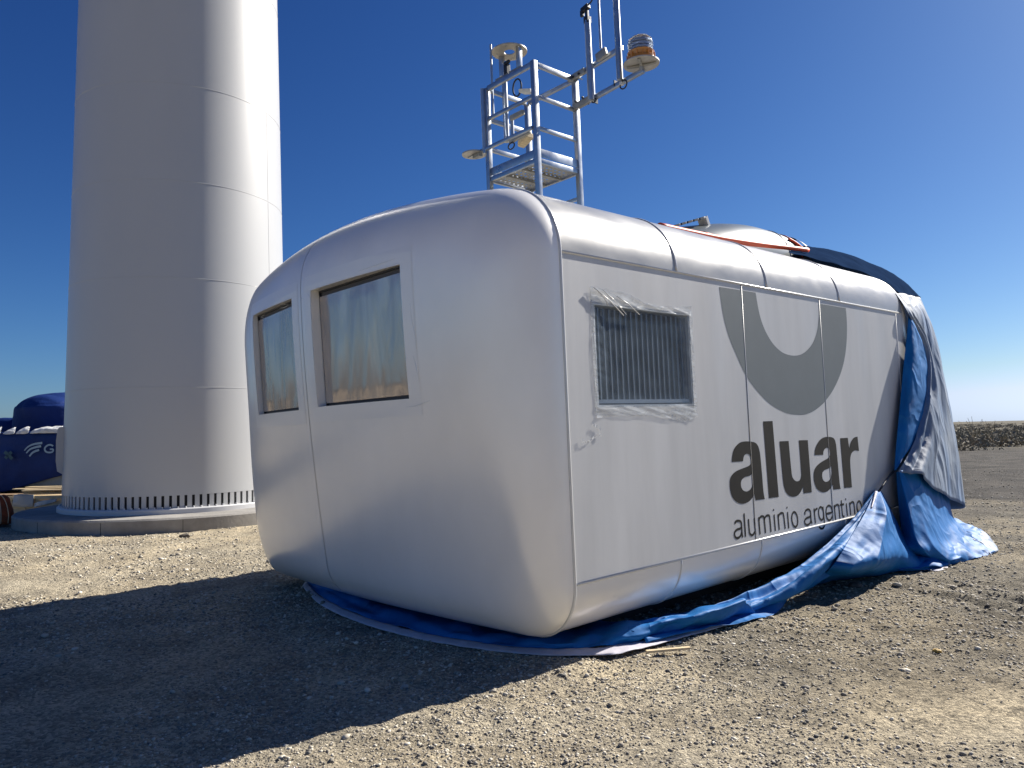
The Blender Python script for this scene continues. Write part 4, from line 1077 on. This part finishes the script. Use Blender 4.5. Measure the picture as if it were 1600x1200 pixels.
# ring plate at the top
ctr = PU(796, 81, um)
def ring_plate(name, c, ro, ri, th=.012, par=None, base=None):
    prof = [(ri, -th/2), (ro, -th/2), (ro, th/2), (ri, th/2), (ri, -th/2)]
    return lathe(name, prof, M['alu_plate'], par or rack, 40, Vector(c)-(base if base is not None else rb_))
ring_plate('ring_plate', ctr, .205, .062)
for x, y in ((784, 98), (811, 92)):
    p = PU(x, y, um); p2 = Vector((p.x, p.y, ctr.z)); p3 = Vector((p.x, p.y, PU(x, y+ (22 if x < 800 else 14), um).z))
    rail('plate_leg', p2, p3, .05, .05, up=UPV)
for k in range(4):
    a = k*1.57+.6; lathe('bolt', [(.012, -.012), (.012, .004)], M['alu'], rack, 8, T(ctr+Vector((math.cos(a)*.15, math.sin(a)*.15, 0))))
# plate at the end of the left arm
cl = PU(741, 246, pu0-.03)
ring_plate('ring_plate', cl+Vector((0, 0, .035)), .14, .03, .014)
bm = bmesh.new(); bar(bm, T(cl+Vector((0, .0, .0))), T(cl+Vector((0, -.12, .0))), .05, .04, Vector((0, 0, 1))); frombm('bracket', bm, M['alu_dull'], rack)
# ---- warning light on the right arm
wc_ = onU1(1002, 99); wl, wb = sub_frame('warning_light', wc_)
tag(wl, 'amber and clear glass warning beacon at the tip of the lower arm', 'warning light')
lathe('base_plate', [(.03, -.012), (.185, -.012), (.185, .0), (.03, .0)], M['alu_plate'], wl, 40)
rm = bmesh.new()
for k in range(4):
    a = k*math.pi/2+.5; bar(rm, Vector((0, 0, -.03)), Vector((math.cos(a)*.15, math.sin(a)*.15, -.018)), .03, .016)
frombm('stiffener', rm, M['alu_dull'], wl)
lathe('pivot', [(.022, -.075), (.022, -.012)], M['alu'], wl, 12)
lathe('amber_ring', [(.145, .002), (.15, .02), (.145, .035), (.13, .06), (.135, .085), (.14, .105), (.12, .11), (0, .11)], M['amber'], wl, 40)
for k in range(16):
    a = k*math.pi/8; bm = bmesh.new(); bm_box(bm, (math.cos(a)*.142, math.sin(a)*.142, .055), (math.cos(a)*.006, math.sin(a)*.006, 0), (-math.sin(a)*.005, math.cos(a)*.005, 0), (0, 0, .028)); frombm('fin', bm, M['amber'], wl)
lathe('optic', [(.085, .112), (.105, .13), (.105, .15), (.085, .155), (.105, .16), (.105, .185), (.085, .19), (.105, .2), (.1, .225), (.05, .235), (0, .235)], M['alu'], wl, 32)
lathe('lens', [(.125, .112), (.13, .2), (.125, .235), (.1, .262), (.05, .272), (0, .274)], M['lens'], wl, 40)

# ------------------------------------------------------------------ hood, straps and vent strip on the roof
hood, hb0 = sub_frame('cooling_hood', (3.0, 1.6, .62))
tag(hood, 'smooth pale streamlined hood strapped down on the nacelle roof', 'roof hood')
hw_ = 1.45
def HP(x, y): return PW(x, y, hw_)
prof_px = [(1062, 352), (1085, 350), (1108, 348), (1130, 347), (1160, 349), (1190, 356), (1215, 363), (1240, 372), (1262, 384), (1275, 392)]
pr = [HP(*p) for p in prof_px]
secs = []
for i, p in enumerate(pr):
    t = i/(len(pr)-1)
    hwid = (.2 + .42*math.sin(math.pi*min(1, t*1.08+.06))**.6) if t < .97 else .12
    top = p.z; bot = .60; row = []
    for a in np.linspace(0, math.pi, 19):
        row.append(Vector((p.x, hw_ + .15 - hwid*math.cos(a)*(.9 if 1 else 1), bot + (top-bot)*math.sin(a)**.75)) - hb0)
    secs.append(row)
rows = [resample(r, 24) for r in secs]
cols = [resample([rows[i][j] for i in range(len(rows))], 40) for j in range(24)]
pts = [cols[j][i] for i in range(40) for j in range(24)]
v, f = grid(pts, 40, 24); setmesh('shell', v, f, M['hood'], hood, smooth=True)
# rib line and dark rear edge of the hood
tube('strap', [Vector((cols[j][27].x, cols[j][27].y, cols[j][27].z+.008)) for j in range(24)], .012, M['orange'], hood, 6)
tube('strap', [Vector((cols[j][22].x+.25*(j/24), cols[j][22].y, max(cols[j][22].z, cols[j][min(23, j)].z)+.004)) for j in range(14)], .008, M['hull_white'], hood, 6)
# upright front board with the perforated strip
fbp = [HP(1040, 354), HP(1072, 341), HP(1100, 336), HP(1106, 348)]
a0, a1 = HP(1044, 356), HP(1096, 341)
bm = bmesh.new(); bar(bm, Vector((a0.x, hw_, a0.z))-hb0, Vector((a1.x, hw_, a1.z))-hb0, .12, .02, Vector((0, 0, 1))); frombm('front_board', bm, M['hull_white'], hood)
bm = bmesh.new()
bm_box(bm, Vector(((a1.x+.05), hw_, a1.z-.05))-hb0, (.02, 0, .015), (0, .06, 0), (.03, 0, -.06), .003); frombm('front_board', bm, M['hull_white'], hood)
for k in range(5):
    t = (k+.6)/5.4; p = a0.lerp(a1, t); bm = bmesh.new()
    bm_box(bm, Vector((p.x, hw_-.065, p.z+.0))-hb0, ((a1.x-a0.x)*.055, 0, (a1.z-a0.z)*.055), (0, .012, 0), (0, 0, .014)); frombm('vent_slot', bm, M['blackplastic'], hood)
# orange net strap running along the foot of the hood
for k, (pp, r) in enumerate((([(1030, 352), (1075, 362), (1130, 373), (1190, 382), (1240, 388), (1262, 391)], .028), ([(1034, 354), (1080, 366), (1140, 379), (1200, 386), (1255, 391)], .012), ([(1100, 363), (1150, 377), (1180, 378), (1250, 390)], .009), ([(1232, 372), (1245, 380), (1258, 391)], .012))):
    pts = resample([PW(x, y, .62) for x, y in pp], 24)
    v, f = tube_geo([Vector((p.x, p.y, p.z))-hb0 for i, p in enumerate(pts)], r, 6)
    o = setmesh('strap', v, f, M['orange'], hood, smooth=True)
o = None

# ------------------------------------------------------------------ big cover tarp pulled back off the nacelle
tp = empty('cover_tarp', loc_=(3.6, 8.4, 0))
tag(tp, 'big blue and grey cover tarp hanging off the far end of the nacelle', 'tarp')
TO = Vector((3.6, 8.4, 0))
def W3(u, w, v): return L(u, w, v) - TO
def SP(x, y, w): q = PW(x, y, w); return L(*q) - TO
def GP(x, y, z=0.02): return G(x, y, z) - TO
def zmin(p, z=.012): p.z = max(p.z, z); return p
# -- strip lying on the ground along the front and near side, pale hem outside
hem = [(472, 916), (500, 944), (560, 972), (640, 995), (720, 1010), (800, 1020), (870, 1024), (940, 1023), (969, 1021), (1041, 1003), (1114, 983), (1186, 960)]
hem_in = [(478, 908), (505, 934), (565, 962), (645, 985), (724, 1000), (802, 1010), (870, 1013), (938, 1011), (985, 1003), (1042, 993), (1108, 977), (1180, 956)]
def ridge(x, y, z): return GP(x, y, z)
row0 = [GP(x, y, .012) for x, y in hem]
row1 = [GP(x, y, .028) for x, y in hem_in]
row2 = [GP(480, 903, .05), GP(512, 925, .055), GP(572, 950, .06), GP(652, 972, .06), GP(730, 988, .07), GP(806, 999, .06), GP(870, 1003, .07), GP(938, 998, .06), GP(990, 992, .09), GP(1048, 978, .10), GP(1100, 967, .12), GP(1170, 945, .14)]
row3 = [GP(484, 898, .09), GP(520, 915, .10), GP(580, 938, .08), GP(660, 960, .07), GP(738, 978, .06), GP(812, 990, .05), GP(872, 993, .05), GP(930, 987, .07), GP(982, 976, .13), GP(1050, 966, .15), GP(1100, 955, .17), GP(1160, 935, .19)]
back = []
for p in row3:
    q = p+TO; l = loc(q); r = q + nW*.45 + nd2*.35; r.z = .02; back.append(r-TO)
def f_strip(s, t): return .012*math.sin(t*31+s*6)*math.sin(s*5) + .008*math.sin(t*67-s*9)
cloth('ground_flap', [row1, row2, row3, back], 40, 220, M['tarp'], tp, False, .02, 2.2, 1, (1, 1, 1), f_strip)
cloth('hem', [row0, [a.lerp(b, .5)+Vector((0, 0, .004)) for a, b in zip(row0, row1)], row1], 6, 160, M['tarp_hem'], tp, False, .006, 6, 2)
# -- swag rising from the ground to the corner tied up on the side
swt = [GP(976, 974, .13), SP(1077, 960, .04), SP(1150, 938, .0), SP(1222, 902, -.05), SP(1277, 862, -.07), SP(1324, 818, -.05), SP(1367, 767, -.03)]
swm = [GP(985, 984, .12), SP(1085, 972, -.06), SP(1162, 950, -.10), SP(1236, 917, -.20), SP(1286, 880, -.26), SP(1334, 833, -.18), SP(1371, 775, -.06)]
swm2 = [GP(1000, 995, .06), SP(1096, 978, -.04), SP(1172, 956, -.05), SP(1244, 925, -.16), SP(1290, 893, -.24), SP(1340, 845, -.20), SP(1374, 790, -.10)]
swb = [GP(1010, 1004, .03), GP(1105, 982, .04), GP(1186, 960, .05), SP(1251, 931, -.08), SP(1290, 903, -.18), SP(1345, 862, -.18), SP(1376, 800, -.12)]
def f_sw(s, t): return .03*math.sin(s*9+t*5)*(1-abs(2*t-1)**3) + .01*math.sin(s*23-t*14)
cloth('swag', [swt, [a.lerp(b, .5) for a, b in zip(swt, swm)], swm, swm2, swb], 50, 140, M['tarp'], tp, False, .016, 2.6, 3, (1, 1, 1), f_sw)
# -- wedge hanging from the tied corner to the ground
wl_ = [SP(1367, 767, -.03), SP(1352, 800, -.16), SP(1328, 840, -.24), SP(1300, 885, -.26), GP(1268, 915, .02)]
wm1 = [SP(1371, 767, -.05), SP(1366, 810, -.26), SP(1352, 850, -.34), SP(1330, 890, -.38), GP(1312, 906, .01)]
wm2 = [SP(1374, 767, -.06), SP(1385, 800, -.30), SP(1380, 840, -.40), SP(1370, 880, -.46), GP(1356, 902, .01)]
wm3 = [SP(1376, 767, -.05), SP(1392, 800, -.16), SP(1400, 830, -.24), SP(1408, 865, -.34), GP(1404, 893, .01)]
wr_ = [SP(1378, 768, -.04), SP(1400, 812, -.08), SP(1416, 845, -.16), SP(1438, 868, -.28), GP(1474, 889, .01)]
cloth('tied_corner', [wl_, wm1, wm2, wm3, wr_], 80, 70, M['tarp'], tp, True, .007, 3.4, 5, (1, 1, .35), lambda s, t: .004*math.sin(s*24+t*3)*t)
v, f = tube_geo([SP(1373, 768, -.06), SP(1380, 758, -.065), SP(1389, 744, -.06), SP(1399, 733, -.07)], .012, 6); setmesh('tie_cord', v, f, M['blackplastic'], tp, smooth=True)
# pale turned edge of the tied corner
v, f = tube_geo([p+Vector((0, 0, 0)) for p in resample([SP(1369, 769, -.06), SP(1366, 780, -.12), SP(1362, 793, -.17)], 30)], [.012*(1-.8*k/29)+.004 for k in range(30)], 6); setmesh('turned_edge', v, f, M['tarp_hem'], tp, smooth=True)
# -- inner blue side turned outward next to the hull
bl = [[SP(1420, 492, -.03), SP(1410, 590, -.05), SP(1403, 670, -.07), SP(1397, 735, -.08)],
      [SP(1432, 512, -.07), SP(1428, 590, -.14), SP(1418, 672, -.14), SP(1400, 733, -.10)],
      [SP(1445, 545, -.04), SP(1450, 590, -.10), SP(1440, 668, -.16), SP(1404, 726, -.12)]]
cloth('inner_fold', bl, 24, 60, M['tarp'], tp, False, .014, 2, 6, (1, 1, .5))
# -- grey outer sheet from the roof corner down round the end of the hull
gl = [SP(1399, 458, .06), SP(1417, 487, -.045), SP(1434, 516, -.055), SP(1447, 550, -.06), SP(1450, 590, -.11), SP(1445, 637, -.16), SP(1426, 695, -.16), SP(1402, 738, -.12)]
gm1 = [SP(1410, 458, .12), SP(1424, 487, -.03), SP(1440, 516, -.03), SP(1452, 550, -.06), SP(1458, 595, -.12), SP(1459, 645, -.2), SP(1455, 690, -.24), SP(1436, 742, -.28)]
gm2 = [SP(1420, 461, .18), SP(1430, 488, .02), SP(1443, 516, .02), SP(1455, 555, .02), SP(1464, 600, -.04), SP(1470, 655, -.08), SP(1474, 710, -.16), SP(1468, 770, -.22)]
gr_ = [SP(1430, 466, .35), SP(1437, 488, .30), SP(1446, 518, .28), SP(1458, 560, .26), SP(1469, 610, .24), SP(1481, 665, .2), SP(1492, 725, .15), SP(1501, 795, .1)]
back_e = [W3(UEND+.10, 1.2, .48), W3(UEND+.16, 1.3, .2), W3(UEND+.18, 1.3, -.2), W3(UEND+.22, 1.3, -.6), W3(UEND+.30, 1.3, -1.0), W3(UEND+.36, 1.3, -1.5), W3(UEND+.42, 1.3, -2.0), W3(UEND+.50, 1.3, -2.5)]
def f_grey(s, t): return .020*math.sin(s*26+t*4)*min(1, t*2.2) + .012*math.sin(s*47-t*7)*t
cloth('outer_drape', [gl, gm1, gm2, gr_, back_e], 80, 80, M['tarp_grey'], tp, False, .018, 2.6, 8, (1, 1, .35), f_grey)
# rest of the cover over the rear face
cloth('rear_drape', [[W3(UEND+.10, w, .50-.05*abs(w-2.3)/2), W3(UEND+.18, w, -.2), W3(UEND+.36, w, -1.5), W3(UEND+.55, w, -2.62)] for w in (1.2, 2.2, 3.3, 4.4, 4.9)], 60, 40, M['tarp_grey'], tp, False, .05, 1.5, 11, (1, 1, .4))
# -- blue lower drape, from under the grey sheet down to the ground
lo = [[SP(1400, 738, -.09), SP(1404, 790, -.10), SP(1408, 835, -.12), SP(1414, 858, -.20), GP(1430, 872, .03)],
      [SP(1404, 735, -.13), SP(1418, 790, -.24), SP(1430, 840, -.34), SP(1445, 862, -.42), GP(1462, 880, .03)],
      [SP(1412, 735, -.17), SP(1436, 790, -.28), SP(1448, 830, -.38), SP(1462, 856, -.46), GP(1482, 878, .06)],
      [SP(1430, 735, -.19), SP(1452, 790, -.26), SP(1462, 824, -.34), SP(1478, 848, -.40), GP(1500, 872, .08)],
      [SP(1452, 735, -.17), SP(1470, 785, -.16), SP(1478, 815, -.22), SP(1492, 832, -.30), GP(1514, 862, .08)],
      [SP(1474, 735, -.04), SP(1484, 780, .0), SP(1490, 808, -.05), SP(1504, 822, -.1), GP(1524, 848, .08)]]
cloth('lower_drape', lo, 90, 70, M['tarp'], tp, True, .010, 3.2, 14, (1, 1, .3), lambda s, t: .006*math.sin(s*19+t*2.5))
# -- heap on the ground at the right end
hp = [[GP(1404, 893, .02), GP(1440, 885, .06), GP(1470, 886, .03), GP(1484, 884, .01)],
      [GP(1420, 872, .12), GP(1452, 862, .16), GP(1490, 866, .12), GP(1512, 876, .02)],
      [SP(1440, 845, -.25), GP(1472, 838, .22), GP(1512, 842, .18), GP(1538, 869, .02)],
      [SP(1465, 825, -.1), GP(1492, 818, .25), GP(1528, 828, .16), GP(1557, 862, .015)],
      [SP(1480, 812, .2), GP(1500, 812, .2), GP(1532, 828, .1), GP(1552, 852, .01)]]
cloth('ground_heap', hp, 90, 70, M['tarp'], tp, True, .035, 3.2, 17, (1, 1, 1), lambda s, t: .02*math.sin(s*17+t*8)*math.sin(math.pi*t))
gh = [[GP(1520, 842, .15), GP(1536, 850, .10), GP(1548, 866, .02)], [GP(1526, 832, .16), GP(1542, 838, .12), GP(1560, 860, .012)], [GP(1520, 826, .16), GP(1540, 832, .1), GP(1556, 852, .01)]]
cloth('grey_fold', gh, 24, 24, M['tarp_grey'], tp, False, .015, 3, 21)
# loose white-edged fold lying in front
wf = [[GP(1440, 889, .01), GP(1462, 892, .01), GP(1480, 889, .01)], [GP(1438, 880, .05), GP(1460, 884, .03), GP(1482, 884, .015)]]
cloth('turned_edge', wf, 10, 24, M['tarp_hem'], tp, False, .006, 6, 23)
# -- cover lying over the rear part of the roof
rf = []
for w, pts_ in ((.42, [(1232, 394), (1268, 403), (1310, 414), (1350, 426), (1388, 444), (1406, 459)]),
                (.8, [(1236, 386), (1268, 393), (1310, 400), (1350, 415), (1386, 434), (1412, 457)]),
                (1.6, [(1240, 384), (1262, 386), (1305, 396), (1345, 411), (1385, 430), (1424, 464)])):
    rf.append([SP(x, y, w)-Vector((0, 0, .03*(w > .5))) for x, y in pts_])
for w in (2.6, 3.6, 4.3):
    rf.append([W3(u, w, v) for u, v in ((4.2, .69), (4.7, .72), (5.2, .72), (5.7, .70), (6.2, .64), (6.5, .5))])
cloth('roof_cover', rf, 60, 80, M['roof_cover'], tp, False, .008, 2.4, 25, (1, 1, 1), lambda s, t: .005*math.sin(t*30+s*10))
dk = [[SP(1234, 370, 1.2), SP(1248, 376, 1.2), SP(1262, 388, 1.1), SP(1272, 395, 1.0)], [SP(1236, 374, 1.6), SP(1252, 378, 1.6), SP(1270, 390, 1.5), SP(1280, 398, 1.4)]]
cloth('dark_flap', dk, 10, 24, M['navy'], tp, False, .008, 5, 27)

# ------------------------------------------------------------------ things lying about
p = G(1010, 1023, 0); q = G(1078, 1018, 0)
st = empty('wood_slat', loc_=(p.lerp(q, .5).x, p.lerp(q, .5).y, 0)); o_ = p.lerp(q, .5)
tag(st, 'thin pale strip of wood lying on the gravel just outside the tarp hem', 'wood strip')
bm = bmesh.new(); bar(bm, p-o_+Vector((0, 0, .022)), q-o_+Vector((0, 0, .026)), .034, .016, bev=.002); frombm('board', bm, M['wood'], st)
def rock(x, y, s, label, m, cat='stone'):
    c = G(x, y); c.z = float(ground_h(c.x, c.y)); bm = bmesh.new(); bmesh.ops.create_icosphere(bm, subdivisions=2, radius=1)
    for v in bm.verts:
        k = 1+.35*mnoise.noise(v.co*1.7+Vector((x, y, 0))); v.co = Vector((v.co.x*s*1.2*k, v.co.y*s*k, v.co.z*s*.6*k+s*.25))
    o = frombm('stone', bm, m, None); o.location = c; tag(o, label, cat)
rk = mat('dark_stone', (.10, .085, .07), .85, bump=.6, bscale=30, bdist=.01, var=.3, vscale=20)
rock(289, 838, .075, 'dark reddish stone in front of the tower foundation', rk)
rock(1336, 916, .06, 'dark stone on the gravel in front of the tied up tarp corner', rk)
rock(1464, 1013, .028, 'small yellowish stone among the loose soil at the right', mat('yellow_stone', (.42, .27, .06), .7))

# ------------------------------------------------------------------ tarped machine part far left, behind the tower
BY = 23.5
bx = D(40, 770, BY); BO = Vector((bx.x, BY, 0))
mc = empty('covered_machine', loc_=BO)
tag(mc, 'long machine body with pale belly wrapped in dark navy tarp, left behind the tower', 'machine')
def B(x, y, dy=0.0): return D(x, y, BY+dy) - BO
xl, xr = B(-260, 700).x, B(330, 700).x
topz = B(40, 677).z
def body_rows(expand, zlow):
    prof = [(0, zlow), (-.02, .9), (0.0, topz-.12), (.10, topz-.02), (.3, topz), (2.4, topz+.05), (2.7, .8), (2.6, .2)]
    return prof
# pale body
bm = bmesh.new()
def ext(bm, prof, x0, x1):
    a = [bm.verts.new((x0, y, z)) for y, z in prof]; b = [bm.verts.new((x1, y, z)) for y, z in prof]
    bm.faces.new(a); bm.faces.new(b[::-1])
    for i in range(len(prof)): j = (i+1) % len(prof); bm.faces.new((a[i], b[i], b[j], a[j]))
ext(bm, [(.12, .25), (.03, .5), (.03, topz-.1), (.2, topz-.04), (2.5, topz-.02), (2.6, .25)], xl, xr)
frombm('body', bm, M['pale_cover'], mc, sharp=40)
for x in (xl+1, (xl+xr)/2, xr-1.5):
    bm = bmesh.new(); bm_box(bm, (x, 1.3, .1), (.2, 0, 0), (0, 1.1, 0), (0, 0, .15), .01); frombm('support', bm, M['dark_steel'], mc)
def low(x):                               # lower edge of the tarp, rising to the right
    return B(0, 771).z + (x-B(0, 771).x)*(B(98, 745).z-B(0, 771).z)/(B(98, 745).x-B(0, 771).x)
rows = []
for x in np.linspace(xl, xr, 14):
    z0 = max(.15, low(x)) + .05*math.sin(x*2)
    rows.append([Vector((x, -.10, z0)), Vector((x, -.13, z0+(topz-z0)*.33)), Vector((x, -.10, z0+(topz-z0)*.7)), Vector((x, -.02, topz-.03)), Vector((x, .3, topz+.03)), Vector((x, 2.4, topz+.08))])
cloth('tarp_cover', rows, 120, 50, M['navy'], mc, False, .05, .9, 31, (1, 1, 1))
# print on it: three swooshes and a letter G
def sw(name, pts, wd, m):
    P = resample([B(x, y, -.235) for x, y in pts], 20); n = len(P); vs = []
    for i, p in enumerate(P):
        t = (P[min(i+1, n-1)]-P[max(i-1, 0)]).normalized(); k = Vector((-t.z, 0, t.x))*(wd[0]+(wd[1]-wd[0])*i/(n-1))/2
        vs += [p+k, p-k]
    setmesh(name, vs, [(2*i, 2*i+2, 2*i+3, 2*i+1) for i in range(n-1)], m, mc)
sw('swoosh', [(38, 704), (44, 698), (53, 694), (66, 692)], (.03, .07), M['logo_grey'])
sw('swoosh', [(41, 708), (47, 702), (55, 699), (64, 697)], (.04, .07), M['logo_grey'])
sw('swoosh', [(46, 713), (50, 708), (55, 705), (61, 703)], (.05, .07), M['logo_grey'])
sw('letter', [(83, 697), (79, 695), (74, 696), (70, 700), (71, 705), (76, 707), (82, 706), (83, 702), (78, 702)], (.05, .05), M['logo_grey'])
sw('mark', [(7, 706), (13, 711), (19, 717)], (.1, .1), M['logo_green']); sw('mark', [(18, 706), (15, 709), (14, 710)], (.1, .1), M['logo_green']); sw('mark', [(12, 712), (10, 714), (8, 716)], (.1, .1), M['logo_green'])
# crumpled white sheets along its top
for k, (a, b, yo) in enumerate(((-30, 0, 0), (5, 22, 1), (24, 44, 0), (46, 96, -1))):
    rws = [[B(a, 678+yo, -.16), B((a+b)/2, 678+yo, -.18), B(b, 677+yo, -.16)], [B(a+4, 673+yo, -.05), B((a+b)/2+3, 670+yo, -.1), B(b+2, 669+yo, -.05)], [B(a+10, 671+yo, .5), B((a+b)/2+8, 667+yo, .5), B(b+3, 667+yo, .5)]]
    cloth('plastic_sheet', rws, 16, 24, M['crumple'], mc, False, .05, 2, 40+k)
# tarped round part standing behind it
hx = D(90, 640, BY+2.6); HO = Vector((hx.x, BY+2.6, 0))
hub = empty('covered_hub', loc_=HO)
tag(hub, 'rounded hump under dark navy tarp rising behind the wrapped machine, beside the tower', 'covered hub')
zt_ = (D(80, 614, BY+2.6)).z
rws = []
for a in np.linspace(0, 2*math.pi, 17):
    r = []
    for t in np.linspace(0, 1, 9):
        rad = 1.28*math.sin(min(1, t*1.15)*math.pi/2)**.8; z = zt_*(1-(t**3.2)*.42) if t < .8 else (zt_*(1-(t**3.2)*.42))*(1-(t-.8)*3.6)
        if t < .8: z = zt_ - (1-math.cos(t/.8*1.35))*.9
        r.append(Vector((math.cos(a)*rad, math.sin(a)*rad, max(.02, z))))
    r[-1].z = .02
    rws.append(r)
cloth('tarp_cover', rws, 80, 50, M['navy'], hub, False, .06, .8, 51)
hu2 = D(2, 660, BY+3.4); H2 = Vector((hu2.x, BY+3.4, 0))
mo = empty('covered_bundle', loc_=H2); tag(mo, 'low navy tarped bundle with a flat top at the left edge, behind the wrapped machine', 'covered bundle')
z2 = hu2.z
cloth('tarp_cover', [[Vector((x, y, z)) for x, y, z in ((px_, 1.2, .02), (px_, 1.1, z2*.95-s_), (px_, .3, z2-s_), (px_, -.8, z2-.02-s_), (px_, -.95, .02))] for px_, s_ in ((-3.2, .5), (-2.2, .3), (-1, .12), (0, .03), (.8, 0), (1.15, .1))], 60, 40, M['navy'], mo, False, .05, 1.1, 55)
# ------------------------------------------------------------------ wooden boxes and boards
c = G(88, 804); c.x -= 0; CY = c.y
ca, cb = G(22, 804), D(150, 804, CY)
cr_ = empty('wooden_crate', loc_=((ca.x+cb.x)/2, CY, 0)); CO = Vector(((ca.x+cb.x)/2, CY, 0))
tag(cr_, 'pale wooden crate half covered in white wrap with loose boards on top', 'crate')
hw2 = (cb.x-ca.x)/2; ch = D(60, 775, CY).z
bm = bmesh.new(); bm_box(bm, (0, .5, ch/2+.03), (hw2, 0, 0), (0, .5, 0), (0, 0, ch/2-.05), .006); frombm('box', bm, M['wood'], cr_)
for i, x in enumerate(np.linspace(-hw2+.05, hw2-.05, 7)):
    bm = bmesh.new(); bm_box(bm, (x, -.012, ch/2+.02), (.045, 0, 0), (0, .010, 0), (0, 0, ch/2-.05), .003); frombm('batten', bm, M['wood'], cr_)
for z in (.07, ch*.5, ch-.03):
    bm = bmesh.new(); bm_box(bm, (0, -.034, z), (hw2, 0, 0), (0, .011, 0), (0, 0, .035), .003); frombm('plank', bm, M['wood'], cr_)
cloth('wrap', [[D(24, 773, CY)-CO+Vector((0, -.06, 0)), D(40, 772, CY)-CO+Vector((0, -.09, 0)), D(56, 773, CY)-CO+Vector((0, -.06, 0))], [D(24, 786, CY)-CO+Vector((0, -.09, 0)), D(40, 787, CY)-CO+Vector((0, -.1, 0)), D(56, 785, CY)-CO+Vector((0, -.08, 0))], [D(24, 791, CY)-CO+Vector((0, -.07, 0)), D(40, 792, CY)-CO+Vector((0, -.08, 0)), D(55, 791, CY)-CO+Vector((0, -.06, 0))]], 16, 20, M['wrap'], cr_, False, .02, 3, 61)
cloth('wrap', [[D(56, 786, CY)-CO+Vector((0, -.06, 0)), D(74, 781, CY)-CO+Vector((0, -.09, 0)), D(92, 779, CY)-CO+Vector((0, -.06, 0))], [D(56, 792, CY)-CO+Vector((0, -.07, 0)), D(70, 789, CY)-CO+Vector((0, -.08, 0)), D(90, 783, CY)-CO+Vector((0, -.06, 0))]], 10, 20, M['crumple'], cr_, False, .02, 4, 62)
for k in range(6):
    z = ch+.03+k*.028; bm = bmesh.new(); an = random.uniform(-.09, .12)
    l_ = hw2*random.uniform(.8, 1.05); ox = random.uniform(-.12, .12)
    bm_box(bm, (ox, .2+.12*(k % 3), z), (l_*math.cos(an), l_*math.sin(an), .01*random.uniform(-1, 1)), (-.08*math.sin(an), .08*math.cos(an), 0), (0, 0, .012), .002); frombm('board', bm, M['wood'], cr_)
bs = G(-6, 804); bst = empty('board_stack', loc_=(bs.x-.35, bs.y+.3, 0)); tag(bst, 'stack of brown planks at the left edge, beside the pale crate', 'plank stack')
for k in range(8):
    for j in range(3):
        bm = bmesh.new(); bm_box(bm, (random.uniform(-.05, .05), j*.17, .03+k*.052), (.62, 0, 0), (0, .075, 0), (0, 0, .021), .003); frombm('plank', bm, M['wood_dark'], bst)
ob = G(2, 824); rt = empty('orange_bag', loc_=(ob.x-.34, ob.y+.3, 0)); tag(rt, 'slumped orange mesh bag on the ground at the left edge of the view', 'bag')
rws = []
for a in np.linspace(0, 2*math.pi, 13):
    rws.append([Vector((math.cos(a)*r, math.sin(a)*r*.7, z)) for r, z in ((.02, .58), (.18, .57), (.3, .42), (.36, .22), (.36, .08), (.26, .01))])
cloth('sack', rws, 50, 30, M['orange_bag'], rt, False, .03, 4, 71)
for k in range(5):
    a = -1.9+k*.35; tube('net_cord', resample([(math.cos(a)*r*1.07, math.sin(a)*r*.75, z) for r, z in ((.1, .6), (.22, .56), (.33, .42), (.39, .22), (.38, .06))], 14), .008, M['wood'], rt, seg=5)
